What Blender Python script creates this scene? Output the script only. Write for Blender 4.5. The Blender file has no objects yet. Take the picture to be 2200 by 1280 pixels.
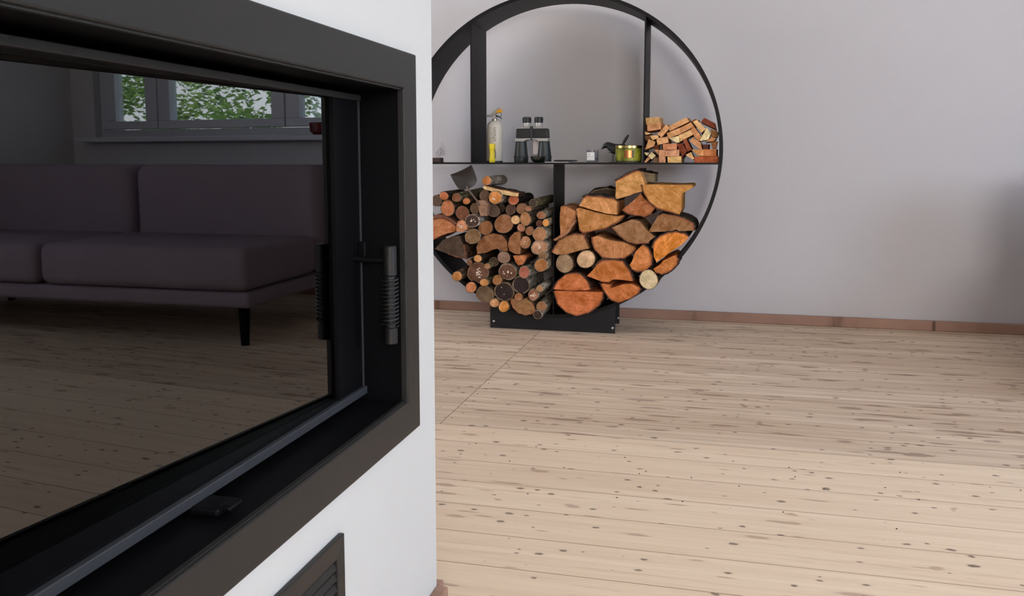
import bpy, bmesh, math, random
from mathutils import Vector, Matrix, noise
random.seed(7)
S = bpy.context.scene; C = S.collection
PI = math.pi
# ------------------------------------------------------------------ camera
F, CX, CY, YAW, PITCH, EYE = 1852.45, 1100.0, 540.0, -0.242943, 0.107206, 0.805
cd = bpy.data.cameras.new('camera'); cam = bpy.data.objects.new('camera', cd); C.objects.link(cam)
cam.location = (0, 0, EYE); cam.rotation_euler = (PI/2-PITCH, 0, -YAW)
cd.sensor_width = 36; cd.lens = 36*F/2200; cd.shift_y = -(640-CY)/2200; cd.clip_start = .02
S.camera = cam
# ------------------------------------------------------------------ view and light
S.view_settings.view_transform = 'Standard'; S.view_settings.look = 'None'
S.view_settings.gamma = 1; S.view_settings.use_curve_mapping = False
S.view_settings.exposure = 0.0
S.cycles.max_bounces = 8; S.cycles.diffuse_bounces = 5; S.cycles.transparent_max_bounces = 12
S.cycles.caustics_reflective = False; S.cycles.caustics_refractive = False
S.cycles.sample_clamp_indirect = 6
W = bpy.data.worlds.new('sky'); S.world = W; W.use_nodes = True
nt = W.node_tree; nt.nodes.clear()
wo = nt.nodes.new('ShaderNodeOutputWorld'); bg = nt.nodes.new('ShaderNodeBackground')
tc = nt.nodes.new('ShaderNodeTexCoord'); sp = nt.nodes.new('ShaderNodeSeparateXYZ'); cr = nt.nodes.new('ShaderNodeValToRGB')
nt.links.new(tc.outputs['Generated'], sp.inputs[0]); nt.links.new(sp.outputs['Z'], cr.inputs[0])
e = cr.color_ramp.elements; e[0].position = 0.0; e[0].color = (.93, .97, 1, 1); e[1].position = .6; e[1].color = (.50, .68, 1, 1)
nt.links.new(cr.outputs[0], bg.inputs[0]); bg.inputs[1].default_value = 5.0
nt.links.new(bg.outputs[0], wo.inputs[0])
sd = bpy.data.lights.new('sun', 'SUN'); so = bpy.data.objects.new('sun', sd); C.objects.link(so)
sd.energy = 9; sd.angle = .01; sd.color = (1, .95, .86); so.rotation_euler = (0, -PI*.11, 0)     # high, from the left
def window_light(name, loc, rot, sx, sy, power, col):
    d = bpy.data.lights.new(name, 'AREA'); o = bpy.data.objects.new(name, d); C.objects.link(o)
    d.shape = 'RECTANGLE'; d.size = sx; d.size_y = sy; d.energy = power; d.color = col
    o.location = loc; o.rotation_euler = rot; return o
# daylight through the room's windows (each lamp fills its own window opening)
window_light('daylight_rear', (1.75, -3.42, 1.72), (PI/2, 0, 0), 1.9, 1.25, 118, (1, .95, .88))
window_light('daylight_right', (3.56, .9, 1.5), (0, PI/2, 0), 1.2, 1.9, 58, (.62, .77, 1))
window_light('daylight_left', (-2.94, 3.0, 1.5), (0, -PI/2, 0), 1.2, 1.3, 22, (1, .93, .88))
# ------------------------------------------------------------------ helpers
cyw, syw, cp, spt = math.cos(YAW), math.sin(YAW), math.cos(PITCH), math.sin(PITCH)
RT = Vector((cyw, -syw, 0)); FW = Vector((syw*cp, cyw*cp, -spt)); DN = -Vector((syw*spt, cyw*spt, cp))
def ray(x, y):
    return RT*((x-CX)/F) + DN*((y-CY)/F) + FW
def at(x, y, Y):
    v = ray(x, y); v = v*(Y/v.y); return Vector((v.x, Y, v.z+EYE))
def atz(x, y, Z):
    v = ray(x, y); v = v*((Z-EYE)/v.z); return Vector((v.x, v.y, Z))
def atx(x, y, X):
    v = ray(x, y); v = v*(X/v.x); return Vector((X, v.y, v.z+EYE))
def srgb(r, g, b):
    f = lambda c: (c/255/12.92) if c <= 10 else ((c/255+.055)/1.055)**2.4
    return (f(r), f(g), f(b), 1)
class MB:
    def __init__(s): s.bm = bmesh.new()
    def box(s, a, b, mi=0):
        x0, y0, z0 = [min(p, q) for p, q in zip(a, b)]; x1, y1, z1 = [max(p, q) for p, q in zip(a, b)]
        v = [s.bm.verts.new(p) for p in ((x0,y0,z0),(x1,y0,z0),(x1,y1,z0),(x0,y1,z0),(x0,y0,z1),(x1,y0,z1),(x1,y1,z1),(x0,y1,z1))]
        for f in ((3,2,1,0),(4,5,6,7),(0,1,5,4),(1,2,6,5),(2,3,7,6),(3,0,4,7)):
            s.bm.faces.new([v[i] for i in f]).material_index = mi
        return s
    def obox(s, c, sx, sy, sz, M):          # box of size s about c turned by the 3x3 matrix M
        v = [s.bm.verts.new(Vector(c)+M@Vector((i*sx/2, j*sy/2, k*sz/2))) for k in (-1,1) for j, i in ((-1,-1),(-1,1),(1,1),(1,-1))]
        for f in ((3,2,1,0),(4,5,6,7),(0,1,5,4),(1,2,6,5),(2,3,7,6),(3,0,4,7)): s.bm.faces.new([v[i] for i in f])
        return s
    def lathe(s, prof, c=(0,0,0), n=24, M=None):      # profile of (radius, height)
        c = Vector(c); rings = []
        for r, z in prof:
            if r < 1e-6: rings.append([s.bm.verts.new(c+(M@Vector((0,0,z)) if M else Vector((0,0,z))))])
            else:
                row = []
                for k in range(n):
                    p = Vector((r*math.cos(2*PI*k/n), r*math.sin(2*PI*k/n), z)); row.append(s.bm.verts.new(c+(M@p if M else p)))
                rings.append(row)
        for a, b in zip(rings, rings[1:]):
            for k in range(n):
                k2 = (k+1) % n
                vs = [a[k % len(a)], a[k2 % len(a)], b[k2 % len(b)], b[k % len(b)]]
                u = []
                for v in vs:
                    if v not in u: u.append(v)
                if len(u) > 2: s.bm.faces.new(u)
        return s
    def tube(s, pts, r, n=8, cap=True):
        pts = [Vector(p) for p in pts]; rings = []; up = None
        for i, p in enumerate(pts):
            t = (pts[min(i+1, len(pts)-1)]-pts[max(i-1, 0)]).normalized()
            if up is None: up = t.orthogonal().normalized()
            up = (up-t*up.dot(t)).normalized(); w = t.cross(up); rr = r[i] if isinstance(r, (list, tuple)) else r
            rings.append([s.bm.verts.new(p+up*rr*math.cos(2*PI*k/n)+w*rr*math.sin(2*PI*k/n)) for k in range(n)])
        for a, b in zip(rings, rings[1:]):
            for k in range(n): s.bm.faces.new((a[k], a[(k+1)%n], b[(k+1)%n], b[k]))
        if cap: s.bm.faces.new(rings[0][::-1]); s.bm.faces.new(rings[-1])
        return s
    def prism(s, pts, off):
        a = [s.bm.verts.new(Vector(p)) for p in pts]; b = [s.bm.verts.new(Vector(p)+Vector(off)) for p in pts]; n = len(pts)
        s.bm.faces.new(a); s.bm.faces.new(b[::-1])
        for k in range(n): s.bm.faces.new((a[k], b[k], b[(k+1)%n], a[(k+1)%n]))
        return s
    def build(s, name, mat, parent=None, smooth=False, bevel=0, loc=None):
        bmesh.ops.recalc_face_normals(s.bm, faces=s.bm.faces[:])
        me = bpy.data.meshes.new(name)
        if loc is not None: bmesh.ops.translate(s.bm, vec=-Vector(loc), verts=s.bm.verts[:])
        s.bm.to_mesh(me); s.bm.free()
        if smooth:
            for p in me.polygons: p.use_smooth = True
            try: me.set_sharp_from_angle(angle=.7)
            except Exception: pass
        for m in (mat if isinstance(mat, (list, tuple)) else [mat]): me.materials.append(m)
        o = bpy.data.objects.new(name, me); C.objects.link(o)
        if loc is not None: o.location = loc
        if parent: o.parent = parent
        if bevel:
            b = o.modifiers.new('bevel', 'BEVEL'); b.width = bevel; b.segments = 2; b.limit_method = 'ANGLE'
        return o
def tag(o, label, cat, group=None, kind=None):
    o['label'] = label; o['category'] = cat
    if group: o['group'] = group
    if kind: o['kind'] = kind
    return o
def empty(name, loc, label, cat, rz=0, group=None):
    o = bpy.data.objects.new(name, None); C.objects.link(o); o.location = loc; o.rotation_euler.z = rz
    o.empty_display_size = .05
    return tag(o, label, cat, group)
def under(o, parent):                       # hang a world-placed mesh under an Empty without moving it
    o.parent = parent; o.matrix_parent_inverse = Matrix.Translation(-parent.location) if parent.type == 'EMPTY' and not parent.rotation_euler.z else (Matrix.Translation(parent.location)@parent.rotation_euler.to_matrix().to_4x4()).inverted()
    return o
def struct(o): o['kind'] = 'structure'; return o
# ------------------------------------------------------------------ materials
class NM:
    def __init__(s, name):
        s.m = bpy.data.materials.new(name); s.m.use_nodes = True; s.t = s.m.node_tree; s.p = s.t.nodes['Principled BSDF']
    def n(s, typ, **kw):
        nd = s.t.nodes.new('ShaderNode'+typ)
        for k, v in kw.items():
            if k.startswith('i_'): nd.inputs[k[2:].replace('_', ' ')].default_value = v
            else: setattr(nd, k, v)
        return nd
    def l(s, a, b): s.t.links.new(a, b)
    def mix(s, fac, a, b, mode='MIX'):
        m = s.n('Mix', data_type='RGBA', blend_type=mode)
        for sock, v in ((m.inputs[0], fac), (m.inputs[6], a), (m.inputs[7], b)):
            if hasattr(v, 'is_linked') or hasattr(v, 'links'): s.l(v, sock)
            else: sock.default_value = v
        return m.outputs[2]
    def math(s, op, a, b=0.0, c=None):
        m = s.n('Math', operation=op)
        for i, v in enumerate((a, b) if c is None else (a, b, c)):
            if hasattr(v, 'links'): s.l(v, m.inputs[i])
            else: m.inputs[i].default_value = v
        return m.outputs[0]
    def ramp(s, fac, stops):
        r = s.n('ValToRGB'); s.l(fac, r.inputs[0]); el = r.color_ramp.elements
        while len(el) < len(stops): el.new(.5)
        for q, (pos, c) in zip(el, stops): q.position = pos; q.color = c if len(c) == 4 else (*c, 1)
        return r.outputs[0]
    def bump(s, h, strength=.3, dist=.01):
        b = s.n('Bump'); b.inputs['Strength'].default_value = strength; b.inputs['Distance'].default_value = dist
        s.l(h, b.inputs['Height']); s.l(b.outputs[0], s.p.inputs['Normal']); return b
    def noise(s, vec, scale, detail=4, rough=.55, dist=0):
        n = s.n('TexNoise'); n.inputs['Scale'].default_value = scale; n.inputs['Detail'].default_value = detail
        n.inputs['Roughness'].default_value = rough; n.inputs['Distortion'].default_value = dist
        if vec is not None: s.l(vec, n.inputs['Vector'])
        return n.outputs[0]
    def vec(s, scale=(1,1,1), kind='Object'):
        t = s.n('TexCoord'); m = s.n('Mapping'); m.inputs['Scale'].default_value = scale; s.l(t.outputs[kind], m.inputs[0]); return m.outputs[0]
def plain(name, col, rough=.5, metal=0, spec=.5, **kw):
    q = NM(name); q.p.inputs['Base Color'].default_value = col; q.p.inputs['Roughness'].default_value = rough
    q.p.inputs['Metallic'].default_value = metal; q.p.inputs['Specular IOR Level'].default_value = spec
    for k, v in kw.items(): q.p.inputs[k.replace('_', ' ')].default_value = v
    return q.m
def speckled(name, col, rough=.5, metal=0, amt=.12, scale=300, bump=.05, spec=.5):
    q = NM(name); v = q.vec(); n = q.noise(v, scale, 2); n2 = q.noise(v, scale*.02, 3)
    d = (col[0]*(1-amt), col[1]*(1-amt), col[2]*(1-amt), 1); u = (min(1, col[0]*(1+amt)), min(1, col[1]*(1+amt)), min(1, col[2]*(1+amt)), 1)
    c = q.mix(n2, d, u); q.l(c, q.p.inputs['Base Color']); q.p.inputs['Roughness'].default_value = rough; q.p.inputs['Metallic'].default_value = metal
    q.p.inputs['Specular IOR Level'].default_value = spec
    q.bump(n, bump, .002); return q.m
def plaster(name, col, sc=1.0):
    q = NM(name); v = q.vec(); n = q.noise(v, 140, 4); n2 = q.noise(v, 2.2*sc, 5); n3 = q.noise(v, 14, 3)
    c = q.mix(q.math('MULTIPLY', n2, .25), col, (col[0]*.84, col[1]*.83, col[2]*.83, 1))
    c = q.mix(q.math('MULTIPLY', n3, .08), c, (.45, .43, .42, 1))
    q.l(c, q.p.inputs['Base Color']); q.p.inputs['Roughness'].default_value = .85; q.p.inputs['Specular IOR Level'].default_value = .2
    q.bump(q.math('ADD', n, q.math('MULTIPLY', n3, 1.5)), .12, .003); return q.m
def board(name, a, b, dark, knots=1.0, along='X'):
    q = NM(name); t = q.n('TexCoord'); oi = q.n('ObjectInfo')
    ad = q.n('VectorMath', operation='MULTIPLY_ADD'); q.l(t.outputs['Object'], ad.inputs[0]); ad.inputs[1].default_value = (1,1,1)
    cmb = q.n('CombineXYZ'); q.l(q.math('MULTIPLY', oi.outputs['Random'], 37.0), cmb.inputs[0]); q.l(q.math('MULTIPLY', oi.outputs['Random'], 91.0), cmb.inputs[1]); q.l(cmb.outputs[0], ad.inputs[2])
    def mp(sc):
        m = q.n('Mapping'); m.inputs['Scale'].default_value = sc; q.l(ad.outputs[0], m.inputs[0]); return m.outputs[0]
    warp = q.noise(mp((2.5, 5, 1)), 1.0, 3)
    g1 = q.noise(mp((.9, 34, 1)), 1.0, 6, .65, .5)          # long streaks
    g2 = q.noise(mp((6, 230, 1)), 1.0, 3, .5)               # fine grain
    g3 = q.noise(mp((.8, 3, 1)), 1.0, 2)
    c = q.mix(q.ramp(g1, [(.36, (0,0,0)), (.68, (1,1,1))]), a, b)
    c = q.mix(q.math('MULTIPLY', q.ramp(g2, [(.45, (0,0,0)), (.75, (1,1,1))]), .22), c, dark)
    c = q.mix(q.ramp(g3, [(.45, (0,0,0)), (.8, (.35,.35,.35))]), c, dark)
    c = q.mix(q.math('MULTIPLY', oi.outputs['Random'], .35), c, b)
    def knot(c, sc, rot, cut, size, strength, col):
        m = q.n('Mapping'); m.inputs['Scale'].default_value = sc; m.inputs['Rotation'].default_value = (0, 0, rot); q.l(ad.outputs[0], m.inputs[0])
        w = q.n('TexNoise'); w.inputs['Scale'].default_value = 2.5; q.l(m.outputs[0], w.inputs['Vector'])
        wa = q.n('VectorMath', operation='MULTIPLY_ADD'); q.l(w.outputs['Color'], wa.inputs[0]); wa.inputs[1].default_value = (.35, .35, 0); q.l(m.outputs[0], wa.inputs[2])
        v = q.n('TexVoronoi'); v.voronoi_dimensions = '2D'; v.inputs['Scale'].default_value = 1.0; q.l(wa.outputs[0], v.inputs['Vector'])
        rr = q.n('SeparateColor'); q.l(v.outputs['Color'], rr.inputs[0])
        lim = q.math('MULTIPLY', q.math('SUBTRACT', rr.outputs[0], cut), size/(1-cut))
        f = q.math('DIVIDE', q.math('SUBTRACT', lim, v.outputs['Distance']), size*.25); cl = q.n('Clamp'); q.l(f, cl.inputs[0])
        f2 = q.math('DIVIDE', q.math('SUBTRACT', q.math('MULTIPLY', lim, 1.8), v.outputs['Distance']), size*.8); cl2 = q.n('Clamp'); q.l(f2, cl2.inputs[0])
        c = q.mix(q.math('MULTIPLY', cl2.outputs[0], .25*strength), c, dark)
        return q.mix(q.math('MULTIPLY', cl.outputs[0], strength), c, col)
    dk2 = (dark[0]*.6, dark[1]*.55, dark[2]*.55, 1)
    c = knot(c, (6, 15, 1), .0, .80, .30*knots, .5, dk2)
    c = knot(c, (4.5, 26, 1), .40, .78, .32*knots, .5, dk2)
    c = knot(c, (4.5, 26, 1), -.55, .82, .32*knots, .5, dk2)
    c = knot(c, (24, 44, 1), .1, .84, .28, .75, (.09, .06, .045, 1))
    st = q.ramp(q.noise(mp((2.2, 30, 1)), 1.0, 4, .6, 1.2), [(.60, (0,0,0)), (.70, (1,1,1))])
    c = q.mix(q.math('MULTIPLY', st, .38), c, dark)
    q.l(c, q.p.inputs['Base Color']); q.p.inputs['Roughness'].default_value = .62; q.p.inputs['Specular IOR Level'].default_value = .3
    q.bump(q.math('ADD', g1, q.math('MULTIPLY', g2, .5)), .10, .003); return q.m
def logwood(split=False):
    q = NM('split_wood' if split else 'cut_wood'); t = q.n('TexCoord'); oi = q.n('ObjectInfo'); sx = q.n('SeparateXYZ')
    rnd = q.n('CombineXYZ'); q.l(q.math('MULTIPLY', oi.outputs['Random'], 20.0), rnd.inputs[1])
    ad = q.n('VectorMath', operation='ADD'); q.l(t.outputs['Object'], ad.inputs[0]); q.l(rnd.outputs[0], ad.inputs[1])
    wv = q.n('TexNoise'); wv.inputs['Scale'].default_value = 14; wv.inputs['Detail'].default_value = 3; q.l(ad.outputs[0], wv.inputs['Vector'])
    ws = q.n('VectorMath', operation='MULTIPLY_ADD'); q.l(wv.outputs['Color'], ws.inputs[0]); ws.inputs[1].default_value = (.022, 0, .022); q.l(t.outputs['Object'], ws.inputs[2])
    if split:                                   # pith lies off to one side of the piece
        an = q.math('MULTIPLY', oi.outputs['Random'], 12.6); po = q.n('CombineXYZ'); q.l(q.math('MULTIPLY', q.math('COSINE', an), .07), po.inputs[0]); q.l(q.math('MULTIPLY', q.math('SINE', an), .07), po.inputs[2])
        aa = q.n('VectorMath', operation='ADD'); q.l(ws.outputs[0], aa.inputs[0]); q.l(po.outputs[0], aa.inputs[1]); q.l(aa.outputs[0], sx.inputs[0])
    else: q.l(ws.outputs[0], sx.inputs[0])
    r = q.math('SQRT', q.math('ADD', q.math('MULTIPLY', sx.outputs[0], sx.outputs[0]), q.math('MULTIPLY', sx.outputs[2], sx.outputs[2])))
    rings = q.math('SINE', q.math('MULTIPLY', r, 900.0))
    ang = q.math('ARCTAN2', sx.outputs[2], sx.outputs[0])
    cv = q.n('CombineXYZ'); q.l(q.math('MULTIPLY', ang, 9.0), cv.inputs[0]); q.l(q.math('MULTIPLY', r, 14.0), cv.inputs[1]); q.l(q.math('MULTIPLY', oi.outputs['Random'], 50.0), cv.inputs[2])
    rad = q.noise(cv.outputs[0], 1.0, 4, .7)
    blot = q.noise(ad.outputs[0], 26, 5, .65); fine = q.noise(ad.outputs[0], 260, 3, .6)
    base = oi.outputs['Color']
    hs = q.n('HueSaturation'); hs.inputs['Value'].default_value = .40; hs.inputs['Saturation'].default_value = 1.12; q.l(base, hs.inputs['Color'])
    hl = q.n('HueSaturation'); hl.inputs['Value'].default_value = 1.35; hl.inputs['Saturation'].default_value = .88; q.l(base, hl.inputs['Color'])
    c = q.mix(q.ramp(blot, [(.35, (0,0,0)), (.7, (1,1,1))]), hs.outputs[0], hl.outputs[0])
    c = q.mix(.35, c, base)
    c = q.mix(q.math('MULTIPLY', q.math('ADD', rings, 1.0), .07), c, hs.outputs[0])
    c = q.mix(q.math('MULTIPLY', q.ramp(rad, [(.5, (0,0,0)), (.72, (1,1,1))]), .5), c, hs.outputs[0])
    c = q.mix(q.math('MULTIPLY', q.ramp(fine, [(.5, (0,0,0)), (.8, (1,1,1))]), .4), c, hs.outputs[0])
    q.l(c, q.p.inputs['Base Color']); q.p.inputs['Roughness'].default_value = .8; q.p.inputs['Specular IOR Level'].default_value = .2
    if split:
        rt = q.n('VectorRotate', rotation_type='Y_AXIS'); q.l(ad.outputs[0], rt.inputs['Vector']); q.l(q.math('MULTIPLY', oi.outputs['Random'], 6.0), rt.inputs['Angle'])
        ms = q.n('Mapping'); ms.inputs['Scale'].default_value = (14, 30, 170); q.l(rt.outputs[0], ms.inputs[0]); stn = q.noise(ms.outputs[0], 1.0, 4, .65, .8)
        c = q.mix(q.math('MULTIPLY', q.ramp(stn, [(.5, (0,0,0)), (.75, (1,1,1))]), .55), c, hs.outputs[0]); c = q.mix(q.math('MULTIPLY', q.ramp(stn, [(.25, (1,1,1)), (.45, (0,0,0))]), .5), c, hl.outputs[0]); q.l(c, q.p.inputs['Base Color'])
    q.bump(q.math('ADD', q.math('ADD', fine, rad), q.math('MULTIPLY', rings, .15)), .35, .004); return q.m
def barkmat():
    q = NM('rough_bark'); v = q.vec((1, .45, 1)); oi = q.n('ObjectInfo'); t = q.n('TexCoord')
    n1 = q.noise(v, 60, 6, .7); n2 = q.noise(q.vec((1, 2.5, 1)), 22, 4, .7); vo = q.n('TexVoronoi'); vo.inputs['Scale'].default_value = 55; q.l(v, vo.inputs['Vector'])
    hs = q.n('HueSaturation'); hs.inputs['Value'].default_value = .25; q.l(oi.outputs['Color'], hs.inputs['Color'])
    c = q.mix(q.ramp(n1, [(.42, (1,1,1)), (.62, (0,0,0))]), oi.outputs['Color'], hs.outputs[0])
    c = q.mix(q.ramp(n2, [(.55, (0,0,0)), (.66, (.7,.7,.7))]), c, hs.outputs[0])
    q.l(c, q.p.inputs['Base Color']); q.p.inputs['Roughness'].default_value = .9; q.p.inputs['Specular IOR Level'].default_value = .15
    q.bump(q.math('ADD', n1, vo.outputs['Distance']), .8, .006); return q.m
M_wall = plaster('plaster_back', srgb(200, 198, 203)); M_chim = plaster('plaster_chimney', srgb(207, 209, 210))
M_ceil = plaster('plaster_ceiling', srgb(235, 235, 232))
M_board_new = board('floor_pine_pale', srgb(234, 213, 189), srgb(220, 196, 170), srgb(184, 150, 126), .62)
M_board_old = board('floor_pine_worn', srgb(232, 212, 190), srgb(190, 164, 140), srgb(136, 104, 82), .95)
M_base = board('skirting_pine', srgb(174, 140, 124), srgb(148, 114, 98), srgb(84, 60, 48), 1.0)
M_gap = plain('floor_underlay', srgb(120, 92, 76), .95, 0, .1)
M_steel = speckled('black_steel', srgb(19, 18, 19), .5, 0, .15, 500, .08, .2)
M_plate = speckled('base_plate_steel', srgb(33, 33, 36), .5, 0, .15, 500, .08, .2)
M_anth = speckled('surround_steel', srgb(39, 38, 38), .42, .0, .06, 900, .25, .28)
M_blk = plain('matte_black', srgb(12, 12, 15), .45, 0, .09); M_iron = speckled('cast_iron', srgb(23, 24, 26), .45, .2, .1, 200, .2)
M_trim = speckled('door_trim', srgb(62, 64, 70), .4, .2, .1, 300, .1)
M_fire = plain('firebox', (.006, .006, .006, 1), .9)
M_screw = plain('screw', srgb(190, 190, 190), .35, .8)
M_wood = logwood(); M_split = logwood(True); M_bark = barkmat()
def glassy(name, tint, ior=1.5, gl=1.0):
    q = NM(name); t = q.t; t.nodes.remove(q.p); out = [n for n in t.nodes if n.type == 'OUTPUT_MATERIAL'][0]
    tr = q.n('BsdfTransparent'); tr.inputs[0].default_value = tint; g = q.n('BsdfGlossy'); g.inputs['Roughness'].default_value = .012
    g.inputs[0].default_value = (gl, gl, gl, 1)
    ge = q.n('NewGeometry'); dt = q.n('VectorMath', operation='DOT_PRODUCT'); q.l(ge.outputs['Incoming'], dt.inputs[0]); q.l(ge.outputs['Normal'], dt.inputs[1])
    f0 = ((ior-1)/(ior+1))**2; sch = q.math('MULTIPLY_ADD', q.math('POWER', q.math('SUBTRACT', 1.0, q.math('ABSOLUTE', dt.outputs['Value'])), 5.0), 1-f0, f0)
    mx = q.n('MixShader'); q.l(sch, mx.inputs[0]); q.l(tr.outputs[0], mx.inputs[1]); q.l(g.outputs[0], mx.inputs[2])
    q.l(mx.outputs[0], out.inputs[0]); return q.m
M_wglass = glassy('window_glass', (.97, .98, .98, 1)); M_doorglass = glassy('fire_door_glass', (.12, .12, .13, 1), 1.82)
M_frost = glassy('drinking_glass', (.80, .80, .82, 1), 1.5)
M_white = plain('white_paint', srgb(200, 200, 210), .4)
# ------------------------------------------------------------------ setting
YW, XR, XL, YB, ZC = 4.36, 3.60, -3.0, -3.5, 2.6
XF, YC = -.484, 1.393                                     # fireplace wall plane and its far corner
def wall_with_hole(name, axis, pos, th, a0, a1, holes, mat):
    m = MB(); cuts = sorted(set([a0, a1]+[h[0] for h in holes]+[h[1] for h in holes]))
    for u, w in zip(cuts, cuts[1:]):
        segs = [(0, ZC)]
        for h in holes:
            if h[0] <= u < h[1]: segs = [(0, h[2]), (h[3], ZC)]
        for z0, z1 in segs:
            if axis == 'Y': m.box((u, pos, z0), (w, pos+th, z1))
            else: m.box((pos, u, z0), (pos+th, w, z1))
    return struct(m.build(name, mat))
wall_with_hole('wall_back', 'Y', YW, .22, XL, XR+.2, [(1.50, 3.40, .94, 2.1)], M_wall)
wall_with_hole('wall_right', 'X', XR, .2, YB, YW, [(-.1, 1.9, .85, 2.15)], M_wall)
wall_with_hole('wall_rear', 'Y', YB-.2, .2, XL, XR+.2, [(.75, 2.75, 1.05, 2.38)], M_wall)
wall_with_hole('wall_left', 'X', XL-.2, .2, YB-.2, YW+.22, [(2.3, 3.7, .85, 2.15)], M_wall)
struct(MB().box((XL-.2, YB-.2, ZC), (XR+.2, YW+.22, ZC+.15)).build('ceiling', M_ceil))
# chimney breast: a hollow wall so that the stove can sit in it
fy0, fy1, fz0, fz1 = .34, 1.295, .371, .966               # outer edge of the fire surround
oy0, oy1, oz0, oz1 = .394, 1.241, .426, .910              # opening
m = MB(); x0 = -1.5
m.box((x0, -1.4, 0), (XF, oy0-.01, ZC)); m.box((x0, oy1+.01, 0), (XF, YC, ZC))
m.box((x0, oy0-.01, 0), (XF, oy1+.01, oz0-.01)); m.box((x0, oy0-.01, oz1+.01), (XF, oy1+.01, ZC)); m.box((x0, oy0-.01, oz0-.01), (-1.2, oy1+.01, oz1+.01))
struct(m.build('wall_chimney', M_chim))
fl = struct(MB().box((XL-.2, YB-.2, -.06), (XR+.2, YW+.22, -.016)).build('floor', M_gap))
# floor boards, each its own plank
edge = 2.4325; bw = .1425; XS = -.83
def plank(xa, xb, ya, yb, mat, cache={}):
    key = (round(xb-xa, 3), round(yb-ya, 4), mat.name)
    if key not in cache:
        w, d = xb-xa, yb-ya; g = .0004; b = .0005
        mb = bmesh.new()
        lo = [mb.verts.new((x, y, -.016)) for x, y in ((g, g), (w-g, g), (w-g, d-g), (g, d-g))]
        mi = [mb.verts.new((x, y, -b)) for x, y in ((g, g), (w-g, g), (w-g, d-g), (g, d-g))]
        hi = [mb.verts.new((x, y, 0)) for x, y in ((g+b, g+b), (w-g-b, g+b), (w-g-b, d-g-b), (g+b, d-g-b))]
        mb.faces.new(hi)
        for A, B in ((lo, mi), (mi, hi)):
            for k in range(4): mb.faces.new((A[k], A[(k+1)%4], B[(k+1)%4], B[k])).material_index = 1
        me = bpy.data.meshes.new('plank'); mb.to_mesh(me); mb.free(); me.materials.append(mat); me.materials.append(M_gap); cache[key] = me
    o = bpy.data.objects.new('plank', cache[key]); C.objects.link(o); o.location = (xa, ya, 0); o.parent = fl
    return o
k = 0; y = edge
while y < YW-.001:
    y2 = min(y+bw, YW)
    for a, b in ((XL, XS), (XS, XR)): plank(a, b, y, y2, M_board_old)
    y = y2; k += 1
y = edge
while y > YB+.001:
    y2 = max(y-bw, YB); plank(XL, XR, y2, y, M_board_new); y = y2
# nails in the floor boards by the seam and across rows
mb = MB()
for yy in (2.0, 2.2, 2.29, 2.15):
    for k in range(9):
        x = -.7+k*.23+random.uniform(-.08, .08); y_ = yy+random.uniform(-.05, .05)
        mb.lathe([(.0022, .0003), (.0022, .0009), (0, .0011)], (x, y_, 0), 8)
for k in range(10):
    mb.lathe([(.0022, .0003), (.0022, .0009), (0, .0011)], (XS+random.choice((-.018, .018)), 2.5+k*.1425, 0), 8)
nl = mb.build('nail_heads', M_blk, fl); nl['kind'] = 'stuff'
# skirting boards
def skirting(name, a, b, th=.02, h=.048):
    o = MB().box(a, b).build(name, M_base, bevel=.003); return struct(o)
skirting('baseboard_back', (XL, YW-.02, .0005), (XR-.02, YW, .048))
skirting('baseboard_right', (XR-.02, YB+.02, .0005), (XR, YW-.0, .048))
skirting('baseboard_rear', (XL, YB, .0005), (XR-.02, YB+.02, .048))
skirting('baseboard_chimney', (XF, -1.4, .0005), (XF+.022, YC-.0, .048))
struct(MB().box((x0, YC, .0005), (XF+.006, YC+.022, .048)).build('baseboard_chimney_end', M_base, bevel=.003))
# windows
def window(n, axis, a0, a1, z0, z1, pos, inward, mull, back=True):
    w = struct(bpy.data.objects.new('window_%d' % n, None)); C.objects.link(w)
    mid = (a0+a1)/2; w.location = (mid, pos, z0) if axis == 'Y' else (pos, mid, z0)
    def bx(mb, u0, u1, d0, d1, zz0, zz1):
        if axis == 'Y': mb.box((u0, pos+d0, zz0), (u1, pos+d1, zz1))
        else: mb.box((pos+d0, u0, zz0), (pos+d1, u1, zz1))
    def part(mb, name, mat, **kw): return under(mb.build(name, mat, **kw), w)
    mb = MB(); t = .05
    bx(mb, a0, a1, 0, .06, z0, z0+t); bx(mb, a0, a1, 0, .06, z1-t, z1); bx(mb, a0, a0+t, 0, .06, z0+t, z1-t); bx(mb, a1-t, a1, 0, .06, z0+t, z1-t)
    part(mb, 'window_frame', M_white, bevel=.004)
    edges = [a0+t]+list(mull)+[a1-t]
    for i in range(len(edges)-1):
        u0 = edges[i]+.004; u1 = edges[i+1]-.004; s = .055; mb = MB()
        bx(mb, u0, u1, -.02, .05, z0+t+.004, z0+t+s); bx(mb, u0, u1, -.02, .05, z1-t-s, z1-t-.004)
        for q0, q1 in ((u0, u0+s+.04), (u1-s-.04, u1)): bx(mb, q0, q1, -.02, .05, z0+t+s, z1-t-s)
        sash = part(mb, 'sash', M_white, bevel=.004)
        mb = MB(); bx(mb, u0+s, u1-s, .012, .018, z0+t+s-.01, z1-t-s+.01); part(mb, 'pane', M_wglass)
        mb = MB(); hu = u1-.045 if i % 2 == 0 else u0+.045
        bx(mb, hu-.01, hu+.01, -.035*inward if inward < 0 else -.045, -.018, (z0+z1)/2-.06, (z0+z1)/2+.06); part(mb, 'window_handle', M_white, bevel=.003)
    return w
w1 = window(1, 'Y', 1.50, 3.40, .94, 2.1, YW+.05, 1, (1.925, 2.90))
sl = MB().box((1.44, YW-.12, .910), (3.46, YW+.05, .94)).build('trim_sill', M_white, bevel=.005); struct(sl)
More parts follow.
